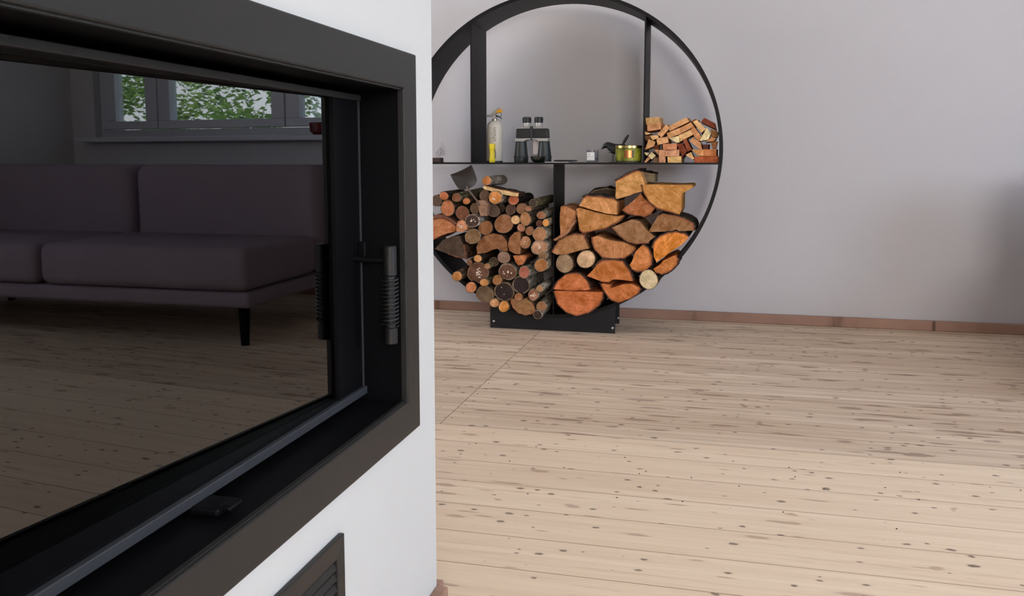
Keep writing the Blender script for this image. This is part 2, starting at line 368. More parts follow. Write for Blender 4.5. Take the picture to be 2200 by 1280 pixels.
w2 = window(2, 'X', -.1, 1.9, .85, 2.15, XR+.05, 1, (.9,)); w3 = window(3, 'Y', .75, 2.75, 1.05, 2.38, YB-.11, 1, (1.75,)); w4 = window(4, 'X', 2.3, 3.7, .85, 2.15, XL-.11, 1, (3.0,))
# ------------------------------------------------------------------ fireplace insert
FP = empty('fireplace_insert', (-.484, .82, .371), 'black steel fireplace insert with glass door set into white chimney wall', 'fireplace')
def fpart(mb, name, mat, parent=None, **kw):
    o = mb.build(name, mat, **kw); o.parent = parent or FP
    if parent is None: o.matrix_parent_inverse = Matrix.Translation(-FP.location)
    return o
mb = MB(); xs = -.475
def slab(mb, o, i, x0, x1, x0i=None):      # rectangular ring in the YZ plane
    (Y0, Y1, Z0, Z1), (y0, y1, z0, z1) = o, i; x1i = x1 if x0i is None else x0i
    A = [mb.bm.verts.new((x1, *p)) for p in ((Y0,Z0),(Y1,Z0),(Y1,Z1),(Y0,Z1))]; B = [mb.bm.verts.new((x1i, *p)) for p in ((y0,z0),(y1,z0),(y1,z1),(y0,z1))]
    A2 = [mb.bm.verts.new((x0, *p)) for p in ((Y0,Z0),(Y1,Z0),(Y1,Z1),(Y0,Z1))]; B2 = [mb.bm.verts.new((x0, *p)) for p in ((y0,z0),(y1,z0),(y1,z1),(y0,z1))]
    for k in range(4):
        j = (k+1) % 4
        for f in ((A[k], A[j], B[j], B[k]), (A2[k], B2[k], B2[j], A2[j]), (A[k], A2[k], A2[j], A[j]), (B[k], B[j], B2[j], B2[k])): mb.bm.faces.new(f)
slab(mb, (fy0, fy1, fz0, fz1), (oy0, oy1, oz0, oz1), XF+.0005, xs)
fpart(mb, 'surround', M_anth, bevel=.0025)
mb = MB(); slab(mb, (oy0-.004, oy1+.004, oz0-.004, oz1+.004), (oy0, oy1, oz0, oz1), -.60, xs-.004); fpart(mb, 'recess_lining', M_blk)
# thin raised lip just inside the surround
mb = MB(); slab(mb, (oy0, oy1, oz0, oz1), (oy0+.002, oy1-.002, oz0+.002, oz1-.002), xs-.010, xs-.004); fpart(mb, 'inner_lip', M_anth)
mb = MB(); mb.box((-.66, oy0-.004, oz0-.004), (-.64, oy1+.004, oz1+.004)); mb.box((-1.1, .45, .44), (-1.08, 1.2, .9))
mb.box((-1.1, .44, .43), (-.66, .45, .9)); mb.box((-1.1, 1.2, .43), (-.66, 1.21, .9)); mb.box((-1.1, .44, .42), (-.66, 1.21, .43)); mb.box((-1.1, .44, .9), (-.66, 1.21, .91))
mb.bm.free()
mb = MB(); mb.box((-1.1, .43, .415), (-1.09, 1.22, .915)); mb.box((-1.09, .43, .415), (-.645, .44, .915)); mb.box((-1.09, 1.21, .415), (-.645, 1.22, .915))
mb.box((-1.09, .44, .415), (-.645, 1.21, .425)); mb.box((-1.09, .44, .905), (-.645, 1.21, .915)); fpart(mb, 'firebox', M_fire)
# door: leaf frame, tilted pane, printed border, trims
DY0, DY1, DZ0, DZ1, DX = .40, 1.2355, .439, .900, -.5475
gy0, gy1, gz0, gz1 = .47, 1.147, .4525, .8925
mb = MB(); slab(mb, (DY0, DY1, DZ0, DZ1), (gy0, gy1, gz0, gz1), -.62, DX-.0015)
door = fpart(mb, 'door', M_blk)
tn = math.tan(math.radians(4.0)); X1 = DX-.006
def pane(mb, th=.004):
    ya, yb = gy0-.006, gy1+.004; xa, xb = X1-(gy1-ya)*tn, X1-(gy1-yb)*tn
    v = [mb.bm.verts.new(p) for p in ((xa,ya,gz0-.006),(xb,yb,gz0-.006),(xb,yb,gz1+.004),(xa,ya,gz1+.004),(xa-th,ya,gz0-.006),(xb-th,yb,gz0-.006),(xb-th,yb,gz1+.004),(xa-th,ya,gz1+.004))]
    for f in ((0,1,2,3),(7,6,5,4),(0,4,5,1),(1,5,6,2),(2,6,7,3),(3,7,4,0)): mb.bm.faces.new([v[i] for i in f])
    return mb
fpart(pane(MB()), 'glass_pane', M_doorglass, door)
# printed black border at the right and bottom, a hair proud of the leaf
mb = MB(); mb.box((DX-.0015, gy1, DZ0), (DX, DY1-.004, DZ1)); fpart(mb, 'door_stile', M_blk, door)
mb = MB(); mb.box((DX-.002, DY0, DZ0-.002), (DX+.006, DY1+.001, DZ0+.010)); fpart(mb, 'bottom_trim', M_trim, door, bevel=.001)
mb = MB(); mb.box((DX-.002, DY0, DZ1-.008), (DX+.004, DY1+.001, DZ1+.001)); fpart(mb, 'top_trim', M_anth, door, bevel=.001)
mb = MB(); mb.box((DX-.004, DY1-.0015, DZ0+.010), (DX+.0015, DY1+.0005, DZ1-.008)); fpart(mb, 'edge_trim', M_trim, door)
# spring handle
hx, hy, ht, hb = -.4915, 1.2135, EYE-.131, EYE-.281
mb = MB(); mb.lathe([(0, hb), (.0095, hb), (.0105, hb+.001), (.0105, hb+.024), (.0085, hb+.026), (.0085, ht-.046), (.0105, ht-.044), (.0105, ht-.001), (.0095, ht), (0, ht)], (hx, hy, 0), 20)
hd = fpart(mb, 'handle', M_iron, door, smooth=True)
pts = []; turns = 12.5; zz0, zz1 = hb+.027, ht-.048
for k in range(int(turns*14)+1):
    a = 2*PI*k/14; pts.append((hx-.001+.0125*math.cos(a), hy+.0125*math.sin(a), zz0+(zz1-zz0)*k/(turns*14)))
fpart(MB().tube(pts, .0016, 6), 'spring', M_iron, hd, smooth=True)
mb = MB(); mb.tube([(DX-.002, hy-.006, ht-.02), (hx-.03, hy-.003, ht-.022), (hx, hy, ht-.022)], .0045, 10); fpart(mb, 'handle_arm', M_blk, door, smooth=True)
mb = MB(); mb.box((DX, DY1-.012, ht-.026), (DX+.012, DY1-.001, ht+.004)); fpart(mb, 'latch', M_blk, door, bevel=.002)
p = atz(492, 1080, oz0+.012)
mb = MB(); mb.box((-.545, p.y-.02, oz0+.003), (-.51, p.y+.018, oz0+.012)); mb.box((-.515, p.y-.012, oz0+.006), (-.500, p.y+.014, oz0+.013)); fpart(mb, 'air_lever', M_blk, bevel=.003)
# ------------------------------------------------------------------ vent grille
vy0, vy1, vz0, vz1 = .56, 1.004, .08, .3155
VG = empty('vent_grille', (XF, .78, vz0), 'dark brown metal vent grille with louvres low in the chimney wall', 'vent')
def vpart(mb, name, mat, **kw):
    o = mb.build(name, mat, **kw); o.parent = VG; o.matrix_parent_inverse = Matrix.Translation(-VG.location); return o
mb = MB(); slab(mb, (vy0, vy1, vz0, vz1), (vy0+.02, vy1-.02, vz0+.028, vz1-.028), XF+.0003, XF+.008, XF+.0065); vpart(mb, 'frame', M_anth, bevel=.0015)
mb = MB(); mb.box((XF+.0002, vy0+.018, vz0+.026), (XF+.001, vy1-.018, vz1-.026)); vpart(mb, 'backing', M_fire)
z = vz0+.034
while z < vz1-.034:
    mb = MB(); mb.prism([(XF+.001, vy0+.021, z+.009), (XF+.0025, vy0+.021, z+.010), (XF+.0062, vy0+.021, z+.001), (XF+.005, vy0+.021, z)], (0, vy1-vy0-.042, 0)); vpart(mb, 'slat', M_anth); z += .0145
# ------------------------------------------------------------------ round log rack
RX, RZ, RR, YF0, YF1 = -.77195, EYE+.00923, .75, 3.922, 4.182
def rad(t): return RR*(1+.0028*math.cos(2*t)+.0086*math.sin(2*t)+.0017*math.cos(3*t)+.0057*math.sin(3*t))
RK = empty('log_rack', (RX, 4.05, 0), 'large round black steel log rack with shelf standing by the back wall', 'rack')
def rpart(mb, name, mat, **kw):
    o = mb.build(name, mat, **kw); o.parent = RK; o.matrix_parent_inverse = Matrix.Translation(-RK.location); return o
N = 160; TH = .016; rings = []
mb = MB()
for k in range(N):
    t = 2*PI*k/N; r = rad(t); c_, s_ = math.cos(t), math.sin(t)
    rings.append([mb.bm.verts.new((RX+q*c_, yy, RZ+q*s_)) for q, yy in ((r, YF0), (r, YF1), (r-TH, YF1), (r-TH, YF0))])
for k in range(N):
    a, b = rings[k], rings[(k+1) % N]
    for j in range(4): mb.bm.faces.new((a[j], a[(j+1)%4], b[(j+1)%4], b[j]))
ring = rpart(mb, 'ring', M_steel, smooth=True)
def zin(x, up):        # inner ring height at X
    best = None
    for k in range(720):
        t = PI*k/720 if up else -PI*k/720; r = rad(t)-TH
        d = abs(RX+r*math.cos(t)-x)
        if best is None or d < best[0]: best = (d, RZ+r*math.sin(t))
    return best[1]
ZS = .787; zb = ZS-.008
def xin(z, right):
    best = None
    for k in range(-200, 201):
        t = k*.001*PI*.5 + (0 if right else PI); r = rad(t)-TH; d = abs(RZ+r*math.sin(t)-z)
        if best is None or d < best[0]: best = (d, RX+r*math.cos(t))
    return best[1]
xl, xr = xin(zb, False), xin(zb, True)
rpart(MB().box((xl, YF0+.001, zb), (xr, YF1-.001, ZS)), 'shelf', M_steel)
for xa, up in ((-1.1727, 1), (-.3679, 1), (-.7757, 0)):
    xb = xa+.006
    if up: z0_, z1_ = ZS, min(zin(xa, 1), zin(xb, 1))+.003
    else: z0_, z1_ = min(zin(xa, 0), zin(xb, 0))-.003, zb
    rpart(MB().box((xa, YF0+.001, z0_), (xb, YF1-.001, z1_)), 'divider', M_steel)
def plate(y0, y1, xa, xb, name):
    pts = [(xa, y0, .0005)]; n = 24; pts.append((xb, y0, .0005))
    for k in range(n+1):
        x = xb+(xa-xb)*k/n; best = None
        for q in range(400):
            t = -PI*.15-PI*.7*q/400; r = rad(t); d = abs(RX+r*math.cos(t)-x)
            if best is None or d < best[0]: best = (d, RZ+r*math.sin(t))
        pts.append((x, y0, best[1]-.0005))
    return rpart(MB().prism(pts, (0, y1-y0, 0)), name, M_plate)
plate(3.924, 3.930, -1.080, -.482, 'base_plate'); plate(4.172, 4.178, -1.09, -.492, 'base_plate')
for x_, z_, y_ in ((at(1061, 699, 3.924).x, .032, 3.924), (at(1316, 711, 3.924).x, .026, 3.924), (at(1328, 684, 4.172).x, .028, 4.172)):
    M90 = Matrix.Rotation(PI/2, 3, 'X')
    rpart(MB().lathe([(.0055, 0), (.0055, .002), (.003, .0035), (0, .0035)], (x_, y_, z_), 10, M90), 'screw', M_screw)
# ------------------------------------------------------------------ firewood
def outward(pts):
    n = len(pts); A = sum(pts[i][0]*pts[(i+1)%n][1]-pts[(i+1)%n][0]*pts[i][1] for i in range(n)); return 1 if A > 0 else -1
def make_log(name, pts, Yf, L, col, label, cat, group, bark=None, bcol=(60, 45, 36), bt=.007, tilt=(0, 0), grow=1.06, rough=.0012, sub=.02, mark=None, gain=1.5):
    """pts: outline in the rack's front plane (x, z). bark: None, 'all' or (first, last) vertex of the outline."""
    n = len(pts); cx = sum(p[0] for p in pts)/n; cz = sum(p[1] for p in pts)/n
    out = []; flag = []
    for i in range(n):
        a, b = pts[i], pts[(i+1) % n]; d = math.hypot(b[0]-a[0], b[1]-a[1]); kk = max(1, int(round(d/sub)))
        isb = bark == 'all' or (isinstance(bark, tuple) and ((bark[0] <= i < bark[1]) if bark[0] < bark[1] else (i >= bark[0] or i < bark[1])))
        for j in range(kk):
            f = j/kk; x = a[0]+(b[0]-a[0])*f-cx; z = a[1]+(b[1]-a[1])*f-cz
            if j: x += random.uniform(-rough, rough); z += random.uniform(-rough, rough)
            out.append((x, z)); flag.append(isb)
    n = len(out); sg = outward(out); bm = bmesh.new(); segs = 3
    def place(x, z, f):
        g = 1+(grow-1)*f; return (x*g+tilt[0]*f*L/.28, z*g+tilt[1]*f*L/.28)
    rows = []
    for q in range(segs+1):
        f = q/segs; row = []
        for x, z in out:
            jx = random.uniform(-1, 1)*rough*(1.2 if q else 0); X, Z = place(x, z, f); row.append(bm.verts.new((X+jx, f*L+(0 if q else random.uniform(0, .0006)), Z+jx)))
        rows.append(row)
    bm.faces.new(rows[0]); bm.faces.new(rows[-1][::-1])
    for A, B in zip(rows, rows[1:]):
        for k in range(n): bm.faces.new((A[k], A[(k+1)%n], B[(k+1)%n], B[k]))
    bmesh.ops.recalc_face_normals(bm, faces=bm.faces[:]); bmesh.ops.triangulate(bm, faces=[f for f in bm.faces if len(f.verts) > 4])
    me = bpy.data.meshes.new(name); bm.to_mesh(me); bm.free(); me.materials.append(M_split if name in ('split_log', 'wood_block', 'bark_slab') else M_wood)
    o = bpy.data.objects.new(name, me); C.objects.link(o); o.location = (cx, Yf, cz); o.color = [min(.95, v*gain) for v in srgb(*col)[:3]]+[1]; tag(o, label, cat, group)
    if bark:
        idx = list(range(n)) if bark == 'all' else None
        if idx is None:
            st = [i for i in range(n) if flag[i] and not flag[i-1]][0]; idx = [st]
            while flag[idx[-1] % n] and len(idx) <= n: idx.append(idx[-1]+1)
            idx = [i % n for i in idx]
        closed = bark == 'all'; bm = bmesh.new(); prof = []; mids = []; segs = 4
        for ii, i in enumerate(idx):
            p0, p1 = out[i-1], out[(i+1) % n]
            if not closed and ii == 0: p0 = out[i]
            if not closed and ii == len(idx)-1: p1 = out[i]
            tx, tz = p1[0]-p0[0], p1[1]-p0[1]; l = math.hypot(tx, tz) or 1; nx, nz = tz/l*sg, -tx/l*sg
            th = bt*(random.uniform(.75, 1.3)); x, z = out[i]; ring_ = []
            for q in range(segs+1):
                f = q/segs; X, Z = place(x, z, f); t2 = th*random.uniform(.8, 1.35) if q else th
                ring_.append((bm.verts.new((X-nx*.001, f*L+(.0015 if q == 0 else 0), Z-nz*.001)), bm.verts.new((X+nx*t2, f*L+(random.uniform(.0, .005) if q == 0 else 0), Z+nz*t2))))
            mids.append(bm.verts.new((x+nx*th*.5, .001, z+nz*th*.5))); prof.append(ring_)
        m_ = len(prof)
        for a in range(m_ if closed else m_-1):
            A, B = prof[a], prof[(a+1) % m_]
            ma, mb_ = mids[a], mids[(a+1) % m_]; bm.faces.new((A[0][0], ma, mb_, B[0][0])).material_index = 1; bm.faces.new((ma, A[0][1], B[0][1], mb_)); bm.faces.new((A[-1][0], B[-1][0], B[-1][1], A[-1][1]))
            for q in range(segs):
                bm.faces.new((A[q][1], A[q+1][1], B[q+1][1], B[q][1])); bm.faces.new((A[q][0], B[q][0], B[q+1][0], A[q+1][0]))
        if not closed:
            for A in (prof[0], prof[-1]):
                for q in range(segs): bm.faces.new((A[q][0], A[q+1][0], A[q+1][1], A[q][1]))
        bmesh.ops.recalc_face_normals(bm, faces=bm.faces[:])
        me = bpy.data.meshes.new('bark'); bm.to_mesh(me); bm.free(); me.materials.append(M_bark); me.materials.append(M_cam if name == 'split_log' else M_rim)
        b = bpy.data.objects.new('bark', me); C.objects.link(b); b.parent = o; b.color = [min(.9, v*1.5) for v in srgb(*bcol)[:3]]+[1]
    if mark:                                          # pale flakes on the cut end
        bm = bmesh.new()
        for _ in range(mark):
            a = random.uniform(0, 2*PI); rr = random.uniform(0, .6)*min(max(x for x, z in out), max(z for x, z in out)); s_ = random.uniform(.002, .006)
            cc = Vector((rr*math.cos(a), -.0012, rr*math.sin(a))); w = random.uniform(0, PI)
            vs = [bm.verts.new(cc+Vector((s_*random.uniform(.6, 1.2)*math.cos(w+k*PI/2.5), random.uniform(-.002, .0), s_*random.uniform(.5, 1)*math.sin(w+k*PI/2.5)))) for k in range(5)]
            vb = [bm.verts.new(v.co+Vector((0, .0045, 0))) for v in vs]; bm.faces.new(vs); bm.faces.new(vb[::-1])
            for k in range(5): bm.faces.new((vs[k], vb[k], vb[(k+1)%5], vs[(k+1)%5]))
        me = bpy.data.meshes.new('flakes'); bm.to_mesh(me); bm.free(); me.materials.append(M_flake)
        b = bpy.data.objects.new('flakes', me); C.objects.link(b); b.parent = o; b['kind'] = 'stuff'
    return o
M_cam = speckled('inner_bark', srgb(150, 92, 62), .85, 0, .35, 120, .4, .1)
M_rim = speckled('bark_rim', srgb(150, 122, 96), .85, 0, .4, 150, .4, .1)
M_flake = plain('pale_flakes', srgb(225, 205, 185), .8)
def P2(px, py, Y):
    v = at(px, py, Y); return (v.x, v.z)
def swell(p, k):
    cx = sum(a for a, b in p)/len(p); cz = sum(b for a, b in p)/len(p); return [(cx+(a-cx)*k, cz+(b-cz)*k) for a, b in p]
def poly(lst, sc, ox, oy, Y): return [P2(ox+a/sc, oy+b/sc, Y) for a, b in lst]
K1 = (3.556, 920, 340); K2 = (3.555, 1160, 340); K3 = (10.667, 1375, 240)
def disc(cx, cy, rx, ry, k, Y, n=16, shr=.9):
    ph = random.uniform(0, 6)
    return [P2(k[1]+(cx+shr*rx*(1+.05*math.sin(2*t+ph)+.03*math.sin(3*t))*math.cos(t))/k[0], k[2]+(cy+shr*ry*(1+.05*math.sin(2*t+ph))*math.sin(t))/k[0], Y) for t in [2*PI*i/n for i in range(n)]]
G1 = 'thin round firewood in the left bay'; G2 = 'split firewood in the right bay'; G3 = 'small offcut blocks on the shelf'
BR, BIRCH, GREEN, DK = (70, 52, 42), (165, 150, 135), (118, 108, 82), (40, 31, 27)
px2 = lambda t: (t[0]/3.556*.00212, -t[1]/3.556*.00212)        # a drift of the far end, given in zoomed pixels
rounds = [  # cx, cy, rx, ry, wood, bark, drift, forward, flakes, label
 (120,287,34,32,(176,104,66),BR,(20,-6),.01,0,'orange-ended thin log at the top left of the left pile'),
 (215,300,32,34,(120,76,52),GREEN,(150,-62),.035,0,'greenish-barked log slanting back right just under the shovel blade'),
 (292,327,28,26,(190,118,70),BR,(30,-4),.015,0,'small bright orange-ended log below the greenish log under the shovel'),
 (148,380,54,60,(172,106,70),(120,92,72),(0,0),.0,0,'orange log with thick ragged bark ring near the chimney corner'),
 (262,418,52,54,(118,76,56),BR,(0,0),.005,0,'brown-red round log right of the ragged-barked orange log'),
 (447,172,34,36,(184,116,68),BIRCH,(30,8),.01,0,'topmost orange-ended birch log lying right of the shovel'),
 (430,282,38,42,(96,74,60),BR,(10,0),.0,0,'grey-brown round log behind the shovel handle, below the topmost log'),
 (512,298,48,52,(188,120,62),BIRCH,(48,30),.03,3,'bright orange-ended birch log with pale top, upper middle of left pile'),
 (652,318,40,40,(168,96,66),DK,(40,6),.01,0,'rough reddish log end below the tip of the split stick'),
 (630,390,38,42,(84,62,52),BR,(0,0),.0,0,'dark brown log directly below the rough reddish log end'),
 (498,400,46,50,(86,70,60),BR,(0,0),.0,0,'dark grey-brown log directly below the bright orange-ended birch log'),
 (355,383,34,46,(104,82,62),BR,(0,0),.0,0,'oval brown log partly behind the grey wood slab'),
 (335,478,50,50,(70,52,46),(190,180,170),(60,-22),.03,6,'white birch log with dark hollow flaking end'),
 (438,530,52,56,(134,88,54),BR,(0,0),.005,0,'orange-brown log right of and below the hollow white birch log'),
 (578,500,70,74,(138,92,60),BR,(0,0),.0,0,'large brown round log in the upper middle of the left pile'),
 (667,470,34,36,(205,160,112),(150,120,90),(0,0),.012,0,'pale cream-ended small log right of the large brown log'),
 (339,597,60,54,(122,94,64),(150,135,115),(16,0),.01,0,'olive-brown log with birch rim below the hollow white birch log'),
 (718,385,48,40,(128,90,64),BR,(0,0),.0,0,'rough brown log end left of the two slanting grey branches'),
 (800,342,32,30,(62,50,42),GREEN,(120,-34),.03,0,'long pale-barked branch with dark end at the top right by the divider'),
 (765,385,24,21,(150,100,74),(110,96,80),(100,-6),.02,0,'thin grey branch just under the pale-barked branch by the divider'),
 (742,462,42,52,(160,112,74),(128,110,90),(60,-20),.02,0,'tan log with a dark knot and long grey bark side'),
 (862,435,32,29,(140,92,66),(150,140,122),(50,-32),.03,0,'birch branch slanting up against the divider, upper of two'),
 (898,492,26,28,(200,134,66),(165,150,128),(26,-8),.03,0,'bright orange-ended birch branch against the divider, lower of two'),
 (848,497,24,26,(96,60,44),BR,(0,0),.005,0,'dark brown small log left of the bright orange-ended birch branch'),
 (710,530,31,31,(160,108,82),BR,(0,0),.01,0,'pinkish-brown small log under the pale cream-ended log'),
 (775,554,33,36,(136,92,62),BR,(0,0),.005,0,'small brown log left of the tan birch log by the divider'),
 (852,580,54,50,(158,112,76),(170,158,140),(46,2),.03,0,'tan-ended birch log against the divider, half way down the pile'),
 (742,642,41,50,(158,112,80),BR,(0,0),.005,2,'tan round log right of the vertical half log'),
 (850,680,60,56,(172,128,98),(170,156,138),(44,10),.02,9,'rough flaking pale log below the tan-ended birch log'),
 (862,815,48,52,(154,102,58),(160,146,125),(30,-26),.04,0,'orange-brown birch log with a small knot above it near the divider'),
 (578,757,46,48,(132,104,88),BR,(0,0),.0,0,'grey-pink round log in the centre below the half logs'),
 (378,765,30,30,(192,138,82),BR,(50,-6),.02,2,'small bright tan log below the wide half log'),
 (315,795,21,23,(118,78,54),BR,(0,0),.02,0,'smallest brown log right of the dark triangular log'),
 (380,873,86,76,(100,68,52),BR,(10,0),.0,14,'large dark log with speckled pocked end, lower left of the pile'),
 (450,825,24,22,(150,106,74),(125,112,84),(60,-36),.035,0,'thin log resting on the upper right of the large speckled log'),
 (605,867,66,60,(96,66,52),(165,150,135),(18,-4),.01,9,'dark log with white flaking patch and birch rim'),
 (733,870,42,46,(150,86,66),(150,145,130),(130,22),.035,0,'reddish-ended log with long lichen-grey bark side'),
 (527,930,36,40,(146,98,58),(110,84,62),(0,0),.02,0,'small brown log below left of the white-flaked log'),
 (220,900,37,39,(170,114,62),(100,80,62),(56,-46),.04,0,'orange-ended branch sticking out over the ring, lowest on the left'),
 (426,948,33,29,(180,124,70),(128,112,86),(56,-12),.03,0,'thin bright log with pale bark under the large speckled log'),
 (327,985,40,44,(176,110,68),DK,(14,-10),.03,0,'orange-ended log with dark bark resting on the ring under the speckled log'),
 (432,1037,66,62,(104,84,64),(120,100,78),(10,-4),.01,0,'grey-brown large round log near the bottom left of the pile'),
 (580,1018,73,70,(52,41,38),(130,110,88),(10,0),.005,2,'near-black round log with pale rim at the bottom middle'),
 (710,965,66,62,(46,37,35),(150,138,122),(40,-6),.005,0,'very dark round log above right of the near-black one'),
 (690,1060,33,31,(150,102,68),BR,(20,-6),.03,0,'small brown log resting on top of the lowest half log'),
 (803,1042,40,43,(150,102,78),(150,138,120),(30,-10),.02,8,'flaking reddish log end with whitish bark near the lower divider'),
 (852,996,25,25,(158,114,78),(185,175,160),(46,-24),.045,0,'thin white-barked branch lying on the flaking reddish log'),
 (505,1105,35,35,(186,132,86),(140,120,95),(6,0),.02,2,'small tan log at the bottom above the base plate, left one'),
 (577,1132,41,43,(196,130,64),(120,100,76),(8,0),.025,0,'bright orange small log at the very bottom above the base plate'),
 (865,1130,37,39,(142,98,66),(155,145,125),(10,-26),.02,0,'brown-ended birch log at the bottom right beside the divider'),
 (835,1195,31,34,(58,44,36),(175,165,148),(24,-40),.04,0,'dark-ended birch branch lowest of the pile beside the divider'),
 (875,745,30,30,(120,88,60),(170,155,135),(10,10),.03,0,'small birch knot log between the flaking pale log and the one below it'),
 (60,325,40,44,(84,66,54),(90,78,64),(0,0),.0,0,'grey-barked log half hidden at the chimney corner, upper left'),
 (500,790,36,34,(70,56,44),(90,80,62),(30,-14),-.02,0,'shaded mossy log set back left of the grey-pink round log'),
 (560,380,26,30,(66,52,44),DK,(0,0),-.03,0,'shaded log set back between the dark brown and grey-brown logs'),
 (700,250,5,5,(66,52,44),DK,(0,0),-.03,0,None),
]
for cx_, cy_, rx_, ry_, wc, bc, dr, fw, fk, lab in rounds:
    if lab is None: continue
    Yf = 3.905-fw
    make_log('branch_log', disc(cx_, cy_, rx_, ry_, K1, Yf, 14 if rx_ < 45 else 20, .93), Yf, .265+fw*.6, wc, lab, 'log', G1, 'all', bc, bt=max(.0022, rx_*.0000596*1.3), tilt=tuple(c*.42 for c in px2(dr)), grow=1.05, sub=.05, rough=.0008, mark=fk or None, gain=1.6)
polysL = [
 ([(370,690),(385,640),(430,595),(500,578),(560,592),(598,640),(605,705),(560,702),(530,690),(480,703),(440,722),(375,732)],(0,7),(132,88,56),BR,.0,'wide half log, flat side down, in the middle of the left pile'),
 ([(703,560),(660,570),(625,610),(612,660),(625,705),(670,728),(704,728)],(0,6),(138,92,58),BR,.005,'upright half log with its flat side to the right'),
 ([(648,745),(740,742),(745,770),(722,808),(690,815),(665,785)],(2,5),(176,108,66),BR,.015,'small orange wedge log right of the grey-pink round log'),
 ([(640,1072),(690,1085),(740,1070),(790,1105),(815,1160),(790,1185),(740,1195),(690,1180),(650,1140),(632,1100)],(3,10),(144,104,68),(96,72,56),.02,'lowest half log of the left pile, curved side down, over the base plate'),
 ([(50,692),(110,625),(180,596),(240,592),(268,660),(284,765),(240,755),(150,728)],(4,7),(74,58,46),(110,80,60),.0,'dark triangular split log near the chimney corner'),
 ([(30,474),(70,464),(120,465),(180,495),(208,520),(205,560),(150,572),(100,588),(60,610),(30,625)],(0,4),(168,106,66),(100,66,50),.01,'large orange half log at the left edge, cut off by the chimney corner'),
 ([(212,520),(225,490),(262,470),(300,500),(298,545),(255,562),(214,558)],(1,3),(188,128,90),(120,92,72),.02,'bright flaking wedge log left of the hollow white birch log'),
 ([(365,325),(430,322),(455,350),(446,440),(400,440),(385,392)],None,(140,108,88),BR,.045,'grey weathered wood slab leaning in front of the oval brown log'),
 ([(415,216),(440,214),(560,243),(690,268),(685,292),(600,282),(500,258),(430,238)],(1,4),(205,172,122),BR,.02,'pale split stick lying across the top of the left pile'),
 ([(30,440),(60,430),(110,432),(170,462),(228,500),(214,512),(180,488),(120,456),(70,456),(30,466)],None,(110,70,54),BR,.015,'strip of reddish bark lying on the large orange half log'),
]
for pl, bk, wc, bc, fw, lab in polysL:
    Yf = 3.905-fw; thin = 'stick' in lab or 'strip' in lab or 'slab' in lab
    make_log('split_log', poly(pl, *K1, Yf), Yf, .10 if thin else .265, wc, lab, 'log', G1, bk, bc, bt=.005, grow=1.04, mark=10 if 'flaking' in lab else None, gain=1.5)
